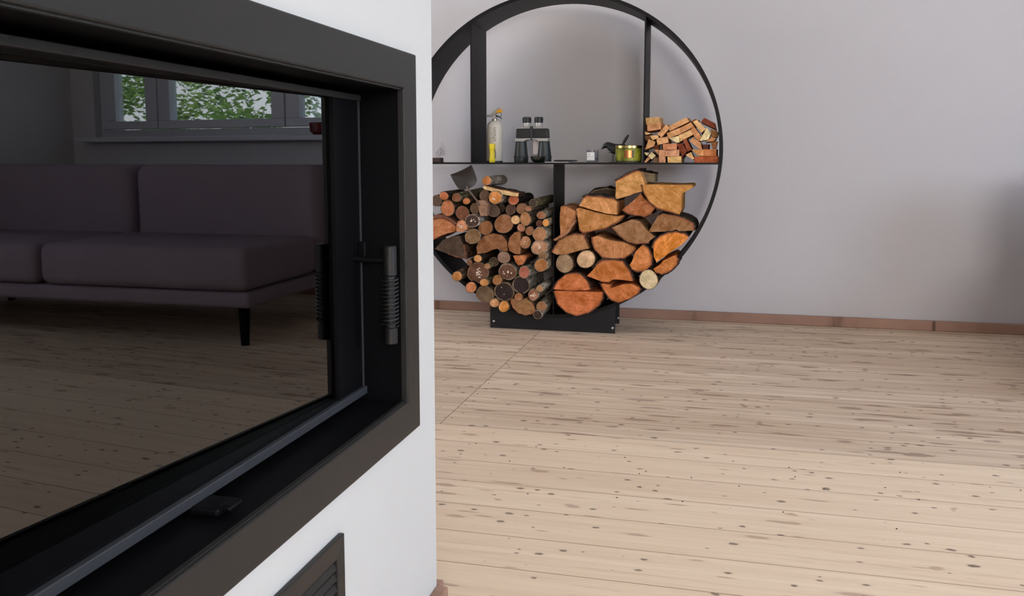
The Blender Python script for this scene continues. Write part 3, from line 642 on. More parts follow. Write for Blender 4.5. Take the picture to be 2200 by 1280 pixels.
polysR = [
 ([(578,182),(600,168),(740,100),(765,104),(800,185),(795,215),(780,252),(660,290),(578,313)],(0,3),(196,142,84),(74,56,48),.01,'topmost split log with pale face, touching the one with the pointed tip'),
 ([(785,200),(940,203),(1160,205),(1165,225),(1085,270),(1078,400),(1065,425),(1000,402),(900,375),(840,330),(800,265)],(6,11),(182,126,64),(110,76,54),.02,'speckled golden split log with a pointed tip at the upper right'),
 ([(632,390),(700,335),(770,268),(790,300),(830,337),(880,378),(850,415),(800,437),(730,430),(670,415)],(6,10),(160,96,56),(110,74,60),.0,'reddish split log tucked below the pointed golden one'),
 ([(297,362),(330,312),(360,295),(460,300),(560,315),(585,332),(585,430),(500,420),(400,393)],(1,5),(196,136,82),(64,54,48),.015,'pale wedge log with black bark top above the wide amber log'),
 ([(277,387),(300,377),(420,412),(580,442),(640,437),(590,480),(500,528),(330,562),(302,540)],(4,8),(176,120,66),(130,84,60),.0,'wide amber split log under the pale wedge with black bark'),
 ([(160,367),(200,370),(272,407),(263,450),(235,520),(180,590),(155,605),(152,450)],(2,6),(170,114,72),(150,106,76),.005,'narrow upright wedge log against the divider, top left of the right bay'),
 ([(830,563),(900,440),(930,427),(1060,452),(1165,500),(1168,553),(1000,558)],(2,5),(140,98,62),(70,58,50),.005,'grey-brown triangular log with thick dark bark touching the ring'),
 ([(555,527),(700,467),(760,482),(820,550),(878,600),(830,638),(740,648),(670,630),(620,592)],(5,9),(146,106,72),(96,74,62),.0,'grey-brown quarter log in the middle of the right bay'),
 ([(95,720),(150,632),(210,597),(270,584),(330,592),(350,640),(372,690),(320,700),(200,733),(130,736)],(0,5),(160,112,70),(120,82,64),.005,'brown half log with a dark crack, left side of the right bay'),
 ([(405,602),(440,592),(530,625),(640,642),(723,680),(700,715),(640,753),(560,768),(480,748),(430,700),(408,650)],(4,11),(178,118,72),(120,80,60),.0,'large half log with curved side down, centre of the right bay'),
 ([(868,690),(880,640),(920,600),(980,577),(1040,568),(1100,580),(1135,605),(1100,645),(1020,700),(890,793),(870,750)],(0,6),(206,122,34),(46,38,36),.01,'brightest orange split log at the right beside the ring'),
 ([(684,815),(710,770),(730,710),(780,664),(820,690),(850,750),(845,810),(800,853),(740,855),(700,840)],(3,9),(186,112,54),(60,46,40),.0,'upright orange half log left of the brightest orange one'),
 ([(867,845),(920,810),(940,782),(1030,742),(1046,760),(1038,810),(1000,850),(930,878),(880,865)],(4,8),(186,112,54),(60,44,38),.01,'small orange half log resting on the ring below the brightest one'),
 ([(357,900),(430,822),(480,787),(560,782),(630,792),(680,870),(705,938),(620,928),(560,925),(530,943),(480,943)],(1,6),(184,108,52),(64,50,42),.005,'broad orange log under the large half log'),
 ([(472,957),(535,967),(540,990),(570,985),(640,962),(700,960),(762,990),(740,1030),(680,1070),(600,1093),(540,1073),(500,1020)],(6,12),(182,104,48),(90,60,46),.005,'orange log with a notched top resting on the ring at the bottom'),
 ([(107,1000),(140,940),(190,897),(250,882),(310,892),(360,945),(380,1003),(250,1010)],(0,6),(186,104,52),(84,58,46),.0,'upper half of the big split round at the bottom by the divider'),
 ([(110,1014),(250,1017),(380,1022),(475,1022),(470,1070),(440,1120),(370,1173),(280,1197),(200,1168),(140,1108)],(3,10),(182,98,46),(90,60,46),.01,'lower half of the big split round at the bottom by the divider'),
]
for pl, bk, wc, bc, fw, lab in polysR:
    Yf = 3.905-fw
    make_log('split_log', poly(pl, *K2, Yf), Yf, .265+fw*.6, wc, lab, 'log', G2, bk, bc, bt=.008 if bc[0] > 80 else .011, grow=1.05)
make_log('bark_strip', poly([(100,622),(150,590),(205,560),(262,470),(270,480),(225,560),(180,595),(120,632)], *K2, 3.89), 3.89, .1, (150,106,76), 'curved strip of bark peeling off the narrow wedge log by the divider', 'bark', None, None)
for cx_, cy_, r_, wc, lab in ((188, 803, 70, (150,124,96), 'grey-tan round log under the cracked brown half log'), (352, 770, 70, (196,160,122), 'pale cream round log right of the grey-tan round one'), (830, 925, 75, (214,188,150), 'palest round log of all, resting on the ring at the lower right')):
    make_log('branch_log', disc(cx_, cy_, r_, r_, K2, 3.905, 20, .94), 3.905, .265, wc, lab, 'log', G2, 'all', (110, 88, 68), bt=.003, grow=1.05, sub=.05)
# dark bark slabs showing behind the top logs
make_log('bark_slab', poly([(350,300),(420,250),(510,232),(570,245),(600,310),(585,325),(470,300)], *K2, 4.02), 4.02, .14, (70,58,50), 'rough black bark slab behind the pale wedge log', 'bark', None, (0, 5), (50, 42, 38), .008)
make_log('bark_slab', poly([(770,108),(820,118),(880,122),(878,180),(810,182)], *K2, 4.0), 4.0, .16, (120,108,84), 'grey bark slab behind the topmost split log', 'bark', None, (0, 2), (46, 38, 34), .008)
# ------------------------------------------------------------------ offcut blocks on the shelf
T1, T2, T3, RD, PL = (205,150,100), (192,134,88), (212,166,112), (118,56,34), (222,190,142)
blocks = [
 ([(135,145),(425,125),(430,258),(150,288)],T3,0,.10,'pale block topmost in the left corner of the heap'),
 ([(175,292),(460,262),(470,398),(180,440)],T2,0,.12,'tan block directly under the topmost left corner block'),
 ([(600,300),(660,390),(490,580),(405,510)],T1,.004,.1,'tilted tan block leaning to the upper right beside the corner stack'),
 ([(660,340),(960,180),(1060,140),(1110,230),(990,290),(700,430)],T1,.0,.13,'longest pale block slanting along the top of the heap'),
 ([(905,380),(1160,250),(1230,340),(940,487)],T2,.006,.1,'rosy block just under the right end of the longest slanting block'),
 ([(625,490),(890,380),(932,500),(660,600)],T1,.004,.1,'tan block just under the left end of the longest slanting block'),
 ([(885,545),(1140,425),(1197,530),(930,675)],T3,.002,.1,'pale block in the third slanting layer of the heap'),
 ([(650,607),(880,562),(902,700),(840,705)],PL,.0,.08,'cream wedge below the tan block of the second slanting layer'),
 ([(385,610),(620,580),(640,700),(405,755)],T1,.008,.1,'upright-faced tan block in the left centre of the heap'),
 ([(1215,235),(1310,195),(1500,390),(1400,473)],T3,.006,.1,'pale block leaning down to the right, right of the longest one'),
 ([(1175,215),(1270,165),(1350,200),(1305,190),(1212,230)],(150,100,66),-.02,.1,'brown chip behind the top of the right-leaning pale block'),
 ([(1480,145),(1720,270),(1745,405),(1410,240)],RD,.0,.12,'dark red-brown block at the top right by the ring'),
 ([(1152,430),(1240,350),(1418,590),(1330,665)],T2,.0,.1,'rosy block leaning right under the right-leaning pale block'),
 ([(1530,370),(1618,510),(1560,635),(1372,662)],PL,.01,.09,'pale four-sided wedge near the ring'),
 ([(1625,400),(1800,470),(1760,588),(1640,565)],(150,106,62),-.01,.09,'olive-brown block between the pale wedge and the ring'),
 ([(1645,575),(1735,612),(1700,668),(1522,690)],T2,.004,.1,'low tan wedge under the pale four-sided wedge'),
 ([(1150,680),(1220,595),(1390,720),(1410,850),(1370,850)],T2,.008,.1,'rosy block pointing down right above the bottom row'),
 ([(1625,702),(1775,682),(1740,828),(1670,848)],(150,100,62),.0,.1,'brown triangular block against the ring'),
 ([(200,637),(345,690),(310,790),(120,860)],T1,.006,.1,'tall tan wedge standing at the left by the divider'),
 ([(235,552),(400,541),(423,595),(290,650)],T3,.01,.1,'small pale block above the tall tan wedge'),
 ([(105,560),(228,545),(250,630),(150,670)],(124,84,56),-.005,.08,'small brown block against the divider'),
 ([(105,452),(250,500),(130,530)],T3,.0,.08,'small pale triangle chip against the divider'),
 ([(530,740),(830,730),(830,858),(545,868)],(184,118,78),.004,.1,'orange-tan brick-shaped block in the middle of the third row'),
 ([(595,892),(890,872),(885,1013),(590,1020)],(204,146,112),.008,.1,'pinkish brick-shaped block in the second row from the bottom'),
 ([(440,887),(575,887),(575,1178),(440,1178)],(204,146,108),.004,.1,'upright block standing on the shelf'),
 ([(640,1040),(935,1022),(930,1178),(645,1178)],(216,168,104),.006,.1,'yellow-tan brick-shaped block lying on the shelf'),
 ([(845,750),(980,730),(1070,900),(970,1030)],RD,.002,.1,'dark red-brown slanting block in the centre'),
 ([(985,650),(1060,622),(1178,860),(1090,905)],(136,70,44),.01,.1,'reddish slanting block right of the dark red-brown one'),
 ([(1182,872),(1443,866),(1443,1008),(1340,1004)],(200,140,84),.002,.1,'tan wedge in the row above the long orange block'),
 ([(1450,867),(1740,867),(1740,1010),(1450,1010)],(186,116,66),.0,.12,'orange-brown brick-shaped block on top of the long orange block'),
 ([(1245,1025),(1852,1020),(1850,1176),(1245,1178)],(164,80,38),.004,.12,'long deep-orange block on the shelf at the ring'),
 ([(1052,990),(1165,932),(1240,1070),(1200,1093)],T3,.006,.08,'pale pointed chip left of the long orange block'),
 ([(190,1010),(265,932),(348,1010),(265,1088)],PL,.012,.1,'pale square block standing on its corner'),
 ([(95,932),(213,947),(150,1008)],PL,.006,.08,'pale triangle chip above the corner-standing square'),
 ([(193,1022),(233,1080),(112,1178),(105,1140)],T1,.004,.1,'narrow tan chip below the corner-standing square'),
 ([(315,1055),(435,1055),(435,1178),(315,1178)],(140,106,84),-.01,.1,'grey-brown block lying left of the upright block'),
 ([(320,872),(428,872),(423,975)],T2,.0,.08,'rosy triangle left of the upright block top'),
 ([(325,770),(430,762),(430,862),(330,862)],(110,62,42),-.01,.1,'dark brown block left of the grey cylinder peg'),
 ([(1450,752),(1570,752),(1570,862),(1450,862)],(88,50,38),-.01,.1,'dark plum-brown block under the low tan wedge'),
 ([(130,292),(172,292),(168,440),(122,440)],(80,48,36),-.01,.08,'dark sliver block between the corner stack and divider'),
]
for pl, wc, fw, L, lab in blocks:
    Yf = 3.955-fw
    o = make_log('wood_block', swell(poly(pl, *K3, Yf), 1.0 if 'at the ring' in lab else 1.08), Yf, L+.08, wc, lab, 'block', G3, None, grow=1.0 if 'ring' in lab or 'divider' in lab else 1.16, gain=1.45, rough=.0003, sub=.03)
    bv = o.modifiers.new('bevel', 'BEVEL'); bv.width = .0006; bv.segments = 1; bv.limit_method = 'ANGLE'; bv.angle_limit = .8
p = at(1375+485/10.667, 240+880/10.667, 3.965)
tag(MB().lathe([(0, -.002), (.0075, 0), (.0082, .002), (.0082, .022), (.0075, .024), (0, .024)], p, 14).build('wood_peg', plain('peg_grey', srgb(74, 62, 56), .6), smooth=True), 'dark grey cylindrical peg among the blocks above the upright block', 'peg')
# ------------------------------------------------------------------ hearth shovel
mb = MB(); cur = [(168,125),(215,108),(262,88),(300,68),(330,50),(345,85),(360,125),(372,165),(360,200),(330,222),(300,235),(270,240),(245,240),(222,220),(205,195),(185,160)]
pts = [at(920+a/3.556, 340+b/3.556, 3.87) for a, b in cur]; cc = sum(pts, Vector())/len(pts)
fr = []; bk = []; inn = []
ce = mb.bm.verts.new(cc+Vector((0, .022, 0)))
for q in pts:
    fr.append(mb.bm.verts.new(q)); h = cc.lerp(q, .6); inn.append(mb.bm.verts.new(h+Vector((0, .017, 0)))); bk.append(mb.bm.verts.new(q+Vector((0, .003, 0))))
ce2 = mb.bm.verts.new(cc+Vector((0, .025, 0))); in2 = [mb.bm.verts.new(v.co+Vector((0, .003, 0))) for v in inn]
for k in range(len(pts)):
    j = (k+1) % len(pts)
    for f in ((fr[k], fr[j], inn[j], inn[k]), (inn[k], inn[j], ce), (fr[j], fr[k], bk[k], bk[j]), (bk[j], bk[k], in2[k], in2[j]), (in2[j], in2[k], ce2)): mb.bm.faces.new(f)
M_sh = speckled('burnt_iron', srgb(52, 46, 44), .6, .2, .3, 60, .3)
sh = mb.build('hearth_shovel', M_sh, smooth=True, loc=cc); tag(sh, 'blackened iron hearth shovel stuck blade up in the left log pile', 'shovel')
a, b = at(920+300/3.556, 340+228/3.556, 3.875), at(920+378/3.556, 340+330/3.556, 3.85)
h = MB().tube([a+Vector((-.004, 0, .01)), a, b, b+Vector((.006, .02, -.03))], [.004, .005, .0045, .004], 8).build('handle', speckled('steel_rod', srgb(110, 96, 88), .45, .5, .2, 100, .1), loc=cc); h.location = (0, 0, 0); h.parent = sh
# ------------------------------------------------------------------ things on the shelf
def pw(px, Y): return at(px, 352, Y).x          # X on the plane Y under a pixel column
U = .00212                                      # metres in one photograph pixel at the shelf
def thing(name, x, y, label, cat, rz=0): return empty(name, (x, y, ZS), label, cat, rz)
def tp(t, mb, name, mat, parent=None, **kw):
    o = mb.build(name, mat, **kw); o.parent = parent or t; return o
M_cream = plain('cream_enamel', srgb(206, 200, 190), .35); M_chrome = plain('brushed_metal', srgb(170, 165, 160), .3, .9)
M_yel = plain('yellow_plastic', srgb(222, 200, 30), .4); M_org = plain('amber_tab', srgb(226, 160, 30), .4)
M_rub = plain('rubber_black', srgb(22, 23, 25), .5); M_rub2 = plain('rubber_green_black', srgb(30, 36, 37), .45)
M_silver = plain('silver_plastic', srgb(176, 174, 170), .35, .3)
# fire extinguisher
Y0 = 4.03; X0 = pw(1063, Y0); ext = thing('fire_extinguisher', X0, Y0, 'cream enamelled fire extinguisher standing beside the left divider', 'extinguisher')
r = .0375
tp(ext, MB().lathe([(0, .0035), (r-.003, .0035), (r, .008), (r, .165), (r*.95, .178), (r*.78, .190), (r*.5, .197), (.013, .199), (0, .199)], n=32), 'cylinder', M_cream, smooth=True)
tp(ext, MB().lathe([(0, 0), (r+.0012, 0), (r+.0012, .006), (r-.003, .008), (0, .008)], n=32), 'base_ring', M_rub, smooth=True)
vlv = tp(ext, MB().lathe([(.0125, .197), (.0125, .208), (.010, .210), (.010, .226), (0, .226)], n=18), 'valve', M_chrome, smooth=True)
R90 = Matrix.Rotation(PI/2, 3, 'X')
tp(ext, MB().lathe([(0, 0), (.0105, 0), (.0105, .010), (.009, .012), (0, .012)], (.0, -.008, .2135), 18, R90), 'gauge', M_silver, vlv, smooth=True)
tp(ext, MB().tube([(-.005, 0, .2205), (-.0395, -.004, .2225)], [.0045, .0055], 12), 'nozzle', M_chrome, smooth=True)
mb = MB(); mb.prism([(-.018, -.007, .222), (-.016, -.007, .234), (.022, -.007, .262), (.026, -.007, .258), (.004, -.007, .228)], (0, .014, 0)); tp(ext, mb, 'lever', M_silver, bevel=.001)
mb = MB(); mb.tube([(.008, 0, .222), (.024, 0, .216), (.036, 0, .207)], [.003, .0025, .002], 8); tp(ext, mb, 'carry_handle', M_iron, smooth=True)
mb = MB(); mb.prism([(.004, -.010, .238), (.022, -.010, .252), (.040, -.010, .252), (.040, -.010, .236), (.012, -.010, .234)], (0, .003, 0)); tp(ext, mb, 'safety_tab', M_org, bevel=.001)
mb = MB(); mb.tube([(.022+.014*math.cos(a), -.009, .226+.011*math.sin(a)) for a in [2*PI*k/18 for k in range(19)]], .0013, 6); tp(ext, mb, 'pull_ring', M_iron, smooth=True)
def lettering(t, body, size, loc, rot, mat, name='lettering'):
    cu = bpy.data.curves.new(name, 'FONT'); cu.body = body; cu.size = size; cu.extrude = .0002; cu.align_x = 'CENTER'; cu.align_y = 'CENTER'
    tmp = bpy.data.objects.new(name, cu); C.objects.link(tmp); dg = bpy.context.evaluated_depsgraph_get(); dg.update()
    me = bpy.data.meshes.new_from_object(tmp.evaluated_get(dg)); bpy.data.objects.remove(tmp); me.materials.clear(); me.materials.append(mat)
    o = bpy.data.objects.new(name, me); C.objects.link(o); o.location = loc; o.rotation_euler = rot; o.parent = t; return o
M_ink = plain('grey_ink', srgb(138, 132, 126), .6)
lettering(ext, 'chion', .030, (.008, -r-.0002, .133), (PI/2, -PI/2, 0), M_ink)
# torch
Y0 = 3.965; t = thing('torch', pw(1057.5, Y0), Y0, 'small yellow pocket torch standing upright before the fire extinguisher', 'torch')
tp(t, MB().lathe([(0, 0), (.0135, 0), (.0145, .002), (.0145, .020), (.0125, .026), (.0125, .060), (.0148, .068), (.0148, .084), (.013, .088), (0, .088)], n=20), 'body', M_yel, smooth=True)
tp(t, MB().tube([(.0125, -.001, .062), (.0175, -.002, .045), (.0175, -.002, .028), (.0125, -.001, .016)], .0016, 6), 'strap', M_rub, smooth=True)
# binoculars standing on their objective lenses
Y0 = 4.03; t = thing('binoculars', pw(1144.5, Y0), Y0, 'black and silver binoculars standing upright on the shelf', 'binoculars')
for s in (-1, 1):
    cx_ = s*.0565
    br = tp(t, MB().lathe([(0, 0), (.0325, 0), (.0338, .003), (.0335, .028), (.0325, .032), (.0300, .055), (.0262, .088), (.0255, .100), (0, .100)], (cx_, 0, 0), 28), 'barrel', M_rub2, smooth=True)
    tp(t, MB().lathe([(.0335, .020), (.0346, .021), (.0346, .029), (.0335, .030)], (cx_, 0, 0), 28), 'objective_ring', M_rub, br)
    cx_ = s*.0288
    tp(t, MB().lathe([(.030, .160), (.022, .166), (.0180, .172), (.0175, .188), (0, .188)], (cx_, 0, 0), 22), 'ocular_tube', M_silver, smooth=True)
    tp(t, MB().lathe([(.0175, .186), (.0205, .188), (.0212, .206), (.0195, .2125), (.012, .214), (0, .211)], (cx_, 0, 0), 22), 'eyecup', M_rub, smooth=True)
    mb = MB(); mb.prism([(s*.0035, -.030, .114), (s*.0775, -.030, .114), (s*.0745, -.030, .1585), (s*.0035, -.030, .1585)], (0, .058, 0)); tp(t, mb, 'prism_housing', M_rub, bevel=.004)
    mb = MB(); mb.prism([(s*.0035, -.0325, .1135), (s*.0035, -.0325, .108), (s*.026, -.0325, .106), (s*.034, -.0325, .099), (s*.0785, -.0325, .099), (s*.0785, -.0325, .1135)], (0, .063, 0)); tp(t, mb, 'silver_band', M_silver, bevel=.0015)
    mb = MB(); mb.prism([(s*.008, -.028, .1588), (s*.0735, -.028, .1588), (s*.070, -.028, .163), (s*.010, -.028, .163)], (0, .054, 0)); tp(t, mb, 'top_plate', M_silver, bevel=.001)
mb = MB(); mb.lathe([(0, .104), (.005, .104), (.005, .114), (.0085, .116), (.0085, .122), (.0075, .123), (.0075, .130), (.0085, .131), (.0085, .140), (.0075, .141), (.0075, .148), (.0085, .149), (.0085, .158), (.006, .160), (.006, .170), (0, .170)], (0, -.027, 0), 18); tp(t, mb, 'focus_wheel', M_rub, smooth=True)
# hanging pale tag between the barrels
mb = MB(); mb.box((.002, -.001, .038), (.026, .0005, .105)); tp(t, mb, 'hanging_tag', plain('tag_card', srgb(196, 186, 184), .7))
# small dark green bowl
Y0 = 3.965; t = thing('glass_bowl', pw(1156, Y0), Y0, 'small dark green glass bowl in front of the right binocular barrel', 'bowl')
tp(t, MB().lathe([(0, 0), (.018, 0), (.024, .003), (.033, .014), (.0355, .028), (.034, .029), (.031, .016), (.020, .006), (0, .005)], n=28), 'bowl', plain('dark_green_glass', srgb(22, 30, 24), .08, 0, .8), smooth=True)
# notebook and pen
Y0 = 4.0; xa, xb = pw(1176, Y0), pw(1226, Y0)
t = thing('notepad', (xa+xb)/2, Y0, 'thin white notepad lying flat on the shelf right of the binoculars', 'notepad')
w = (xb-xa)/2; tp(t, MB().box((-w, -.06, 0), (w, .06, .0035)), 'pages', plain('paper', srgb(205, 198, 198), .7)); tp(t, MB().box((-w-.001, -.061, .0035), (w+.001, .061, .0045)), 'cover', plain('pad_cover', srgb(60, 56, 58), .6))
a, b = pw(1190, 3.955), pw(1241, 3.95)
tag(MB().tube([(a, 3.955, ZS+.0085), (a+.02, 3.955, ZS+.0085), (b-.012, 3.95, ZS+.0085), (b, 3.95, ZS+.0085)], [.003, .0038, .0038, .0015], 10).build('pen', plain('pen_black', srgb(40, 40, 44), .35), smooth=True), 'dark slim pen lying across the white notepad', 'pen')
# candle tumbler
Y0 = 4.0; t = thing('candle_glass', pw(1273, Y0), Y0, 'clear glass candle tumbler with a white paper label', 'candle'); r = .0285
tp(t, MB().lathe([(0, 0), (r-.003, 0), (r-.001, .002), (r, .010), (r+.001, .057), (r-.002, .057), (r-.003, .010), (0, .007)], n=28), 'tumbler', M_frost, smooth=True)
tp(t, MB().lathe([(0, .008), (r-.0035, .008), (r-.003, .024), (0, .023)], n=24), 'wax', plain('grey_wax', srgb(120, 122, 120), .5), smooth=True)
def curved(t, r, a0, a1, z0, z1, mat, name, n=8, parent=None):
    mb = MB(); A = [(r*math.sin(a0+(a1-a0)*k/n), -r*math.cos(a0+(a1-a0)*k/n)) for k in range(n+1)]
    v = [[mb.bm.verts.new((x*q, y*q, z)) for x, y in A] for q in (1, 1.012) for z in (z0, z1)]
    for k in range(n):
        mb.bm.faces.new((v[2][k], v[2][k+1], v[3][k+1], v[3][k])); mb.bm.faces.new((v[0][k], v[1][k], v[1][k+1], v[0][k+1]))
        mb.bm.faces.new((v[0][k], v[0][k+1], v[2][k+1], v[2][k])); mb.bm.faces.new((v[1][k], v[3][k], v[3][k+1], v[1][k+1]))
    for k in (0, n): mb.bm.faces.new((v[0][k], v[2][k], v[3][k], v[1][k]))
    return tp(t, mb, name, mat, parent, smooth=False)
lb = curved(t, r+.0012, -.95, .45, .010, .047, plain('label_white', srgb(222, 222, 222), .6), 'label')
for i, (a0, a1, z0) in enumerate(((-.55, -.25, .0385), (-.5, -.38, .032), (-.42, -.22, .035), (-.8, -.45, .026), (-.38, .2, .0262), (-.35, -.05, .015))):
    curved(t, r+.0017, a0, a1, z0, z0+.0014, M_ink, 'print', 3, lb)
# iron bird
Y0 = 4.02; t = thing('bird_figurine', pw(1316, Y0), Y0, 'black openwork iron bird figurine with raised tail behind the green candle', 'figurine')
u = U
def bpx(x, y): return ((x-1316)*u, 0, (350.5-y)*u)
mb = MB()
cx_ = [(1291,321.5,.7),(1295,318,2.6),(1299,314.2,5.6),(1304,313.0,7.4),(1309,314.6,8.2),(1315,318.5,10.2),(1321,321.5,12.0),(1328,321.5,11.5),(1334,318,8.8),(1338,314,5.6),(1341,310,3.2)]
mb.tube([bpx(a, b) for a, b, c in cx_], [c*u for a, b, c in cx_], 16); body = tp(t, mb, 'body', M_iron, smooth=True)
mb = MB(); tl = [(1337,313,1.6),(1341,305,3.2),(1345,298,3.2),(1349,292,2.2),(1350.5,290.5,.8)]
mb.tube([bpx(a, b) for a, b, c in tl], [c*u for a, b, c in tl], 10); tp(t, mb, 'tail', M_iron, smooth=True)
for s in (-1, 1):       # wing: raised wires over the body
    mb = MB()
    for q in range(4):
        pl_ = []
        for k in range(7):
            f = k/6; x, y_, z_ = bpx(1305+26*f, 315+q*4.0+4*math.sin(f*PI*.9)); wv = math.sqrt(max(0, 1-((q*3.6-2)/13)**2))*11.6*u
            pl_.append((x, s*(wv*.75+wv*.25*math.sin(f*PI)), z_))
        mb.tube(pl_, .0011, 5)
    tp(t, mb, 'wing', plain('highlight_iron', srgb(105, 106, 112), .35, .6), body, smooth=True)  # highlights on the openwork are put into the paler wire colour
for s in (-1, 1):
    mb = MB(); x, _, z_ = bpx(1317+s*1.2, 330); mb.tube([(x, s*.006, z_), (x, s*.007, .002)], .0016, 8); tp(t, mb, 'leg', M_iron, smooth=True)
tp(t, MB().lathe([(0, 0), (.022, 0), (.022, .002), (0, .003)], ((1318-1316)*u, 0, 0), 20), 'base', M_iron, smooth=True)
# green candle in a tin rimmed jar
Y0 = 3.978; t = thing('candle_jar', pw(1350, Y0), Y0, 'wide green glass candle jar with gold rim and copper label', 'candle'); r = .0605
M_grn = NM('green_glass'); v_ = M_grn.vec(); n_ = M_grn.noise(v_, 18, 3); cc_ = M_grn.mix(M_grn.ramp(n_, [(.35, (0,0,0)), (.65, (1,1,1))]), srgb(70, 78, 22), srgb(160, 162, 48)); M_grn.l(cc_, M_grn.p.inputs['Base Color'])
M_grn.p.inputs['Roughness'].default_value = .06; M_grn.p.inputs['Specular IOR Level'].default_value = .9; M_grn = M_grn.m
M_gold = plain('gold_tin', srgb(214, 190, 120), .22, 1); M_cop = plain('copper_foil', srgb(196, 128, 82), .25, 1)
body = tp(t, MB().lathe([(0, 0), (r-.004, 0), (r-.001, .003), (r, .008), (r, .064), (0, .064)], n=40), 'jar', M_grn, smooth=True)
tp(t, MB().lathe([(r+.0006, .0655), (r+.0012, .066), (r+.0012, .076), (r-.0005, .0775), (0, .0775), (0, .065), (r+.0006, .065)], n=40), 'rim', M_gold, smooth=True)
curved(t, r+.0006, -.20, .36, .022, .055, M_cop, 'label', 8, body)
curved(t, r+.0006, .40, .50, .022, .055, plain('label_brown', srgb(66, 40, 26), .4), 'label_edge', 3, body)
curved(t, r+.0004, -1.2, 1.2, .0015, .008, plain('glass_foot', srgb(50, 54, 36), .1), 'foot', 20, body)
# crystal on a dark wooden block, at the left end
Y0 = 3.99; t = thing('wooden_stand', pw(938, Y0), Y0, 'small dark brown wooden block stand at the left end of the shelf', 'stand')
tp(t, MB().box((-.028, -.03, 0), (.026, .03, .0225)), 'block', plain('dark_wood', srgb(66, 44, 40), .5), bevel=.002)
mb = MB(); random.seed(11)
for cx_, cz_, w_, h_, a_ in ((-.004, .012, .018, .030, .3), (.014, .016, .014, .046, -.1), (.020, .010, .012, .030, -.55), (-.018, .006, .014, .022, .7)):
    Mx = Matrix.Rotation(a_, 3, 'Y'); mb.lathe([(0, -.004), (w_*.7, 0), (w_, .25*h_), (w_*.8, .8*h_), (w_*.3, 1.25*h_), (0, 1.3*h_)], (cx_, 0, cz_), 6, Mx)
cy = mb.build('crystal', None or glassy('clear_crystal', (.97, .96, .97, 1), 1.45)); cy.location = (pw(946, Y0), Y0, ZS+.0235); tag(cy, 'clear faceted crystal lump resting on the small dark wooden block', 'crystal')
# ------------------------------------------------------------------ sofa seen in the fire door
def fab(name, a, b):
    q = NM(name); v = q.vec(); n1 = q.noise(v, 380, 2); n2 = q.noise(v, 6, 3); q.l(q.mix(n2, a, b), q.p.inputs['Base Color']); q.p.inputs['Roughness'].default_value = .95; q.p.inputs['Specular IOR Level'].default_value = .1
    q.bump(n1, .4, .002); return q.m
M_fab = fab('sofa_fabric', srgb(150, 136, 146), srgb(134, 120, 132)); M_fab2 = fab('sofa_base_fabric', srgb(104, 84, 86), srgb(90, 72, 74))
sf = empty('sofa', (1.114, 2.996, 0), 'mauve fabric sofa with low back below the window', 'sofa', -math.radians(8))
def rbox(a, b, r): return MB().box(a, b), r
for nm, a, b, mt, bv in (('base', (0, .02, .17), (2.1, .93, .24), M_fab, .02), ('seat_cushion', (0, 0, .242), (1.04, .66, .43), M_fab, .045), ('seat_cushion', (1.05, 0, .242), (2.1, .66, .43), M_fab, .045),
        ('backrest', (0, .67, .242), (1.04, .93, .775), M_fab, .06), ('backrest', (1.05, .67, .242), (2.1, .93, .775), M_fab, .06)):
    o = MB().box(a, b).build(nm, mt, sf); md = o.modifiers.new('bevel', 'BEVEL'); md.width = bv; md.segments = 4
    for p_ in o.data.polygons: p_.use_smooth = True
for x_ in (.06, 2.02):
    for y_ in (.08, .85): tp(sf, MB().lathe([(0, .001), (.018, .001), (.026, .17), (0, .17)], (x_, y_, 0), 14), 'leg', M_blk, smooth=True)
pot = empty('flower_bowl', (1.625, YW-.06, .94), 'dark red glazed bowl standing on the window sill', 'bowl')
tp(pot, MB().lathe([(0, 0), (.03, 0), (.052, .02), (.055, .07), (.048, .072), (.045, .03), (0, .012)], n=24), 'bowl', plain('red_glaze', srgb(96, 34, 30), .25), smooth=True)
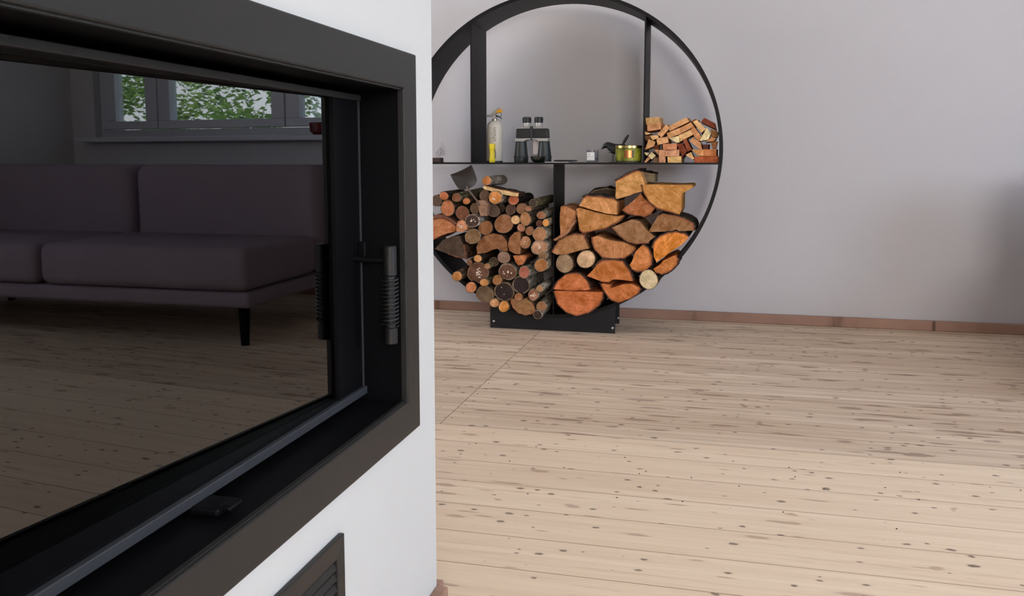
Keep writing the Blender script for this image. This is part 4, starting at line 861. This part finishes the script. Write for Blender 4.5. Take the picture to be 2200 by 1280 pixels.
# ------------------------------------------------------------------ garden outside the window
q = NM('grass'); v = q.vec(); q.l(q.mix(q.noise(v, 9, 5), srgb(70, 105, 35), srgb(130, 160, 70)), q.p.inputs['Base Color']); q.p.inputs['Roughness'].default_value = .95
struct(MB().box((-14, 4.7, -.5), (22, 26, -.4)).build('ground', q.m))
q = NM('leaves'); oi = q.n('ObjectInfo'); q.l(q.mix(q.noise(q.vec(), 4, 3), srgb(70, 110, 40), srgb(150, 185, 80)), q.p.inputs['Base Color']); q.p.inputs['Roughness'].default_value = .6; M_leaf = q.m
M_trunk = speckled('trunk_bark', srgb(84, 66, 50), .9, 0, .3, 30, .4)
def tree(x, y, h, crown, n, zlo, label, seed, dense=1.0):
    rg = random.Random(seed); root = empty('garden_tree', (x, y, -.4), label, 'tree', group='trees outside the window')
    tp(root, MB().tube([(0, 0, 0), (.05, 0, h*.35), (-.03, .04, h*.65), (0, 0, h*.9)], [.13, .1, .07, .03], 10), 'trunk', M_trunk, smooth=True)
    bm = bmesh.new(); cl = [(rg.uniform(-crown, crown), rg.uniform(-crown, crown), zlo+(h-zlo)*rg.random()) for _ in range(60)]
    for _ in range(n):
        c_ = rg.choice(cl); p = Vector((c_[0]+rg.gauss(0, .16), c_[1]+rg.gauss(0, .16), c_[2]+rg.gauss(0, .12)))
        s_ = rg.uniform(.03, .06); a = Vector((rg.gauss(0, 1), rg.gauss(0, 1), rg.gauss(0, .6))).normalized(); b = a.orthogonal().normalized()
        bm.faces.new([bm.verts.new(p+a*s_), bm.verts.new(p+b*s_*.5), bm.verts.new(p-a*s_), bm.verts.new(p-b*s_*.5)])
    me = bpy.data.meshes.new('foliage'); bm.to_mesh(me); bm.free(); me.materials.append(M_leaf); o = bpy.data.objects.new('foliage', me); C.objects.link(o); o.parent = root; o['kind'] = 'stuff'
tree(3.5, 8.0, 4.2, 1.1, 9000, 1.5, 'leafy garden tree nearest to the window, left of the others', 1)
tree(6.4, 8.2, 4.6, 1.2, 9000, 1.3, 'leafy garden tree in the middle of the row outside', 2)
tree(9.4, 8.6, 4.2, 1.2, 8000, 1.4, 'leafy garden tree at the right end of the row outside', 3)
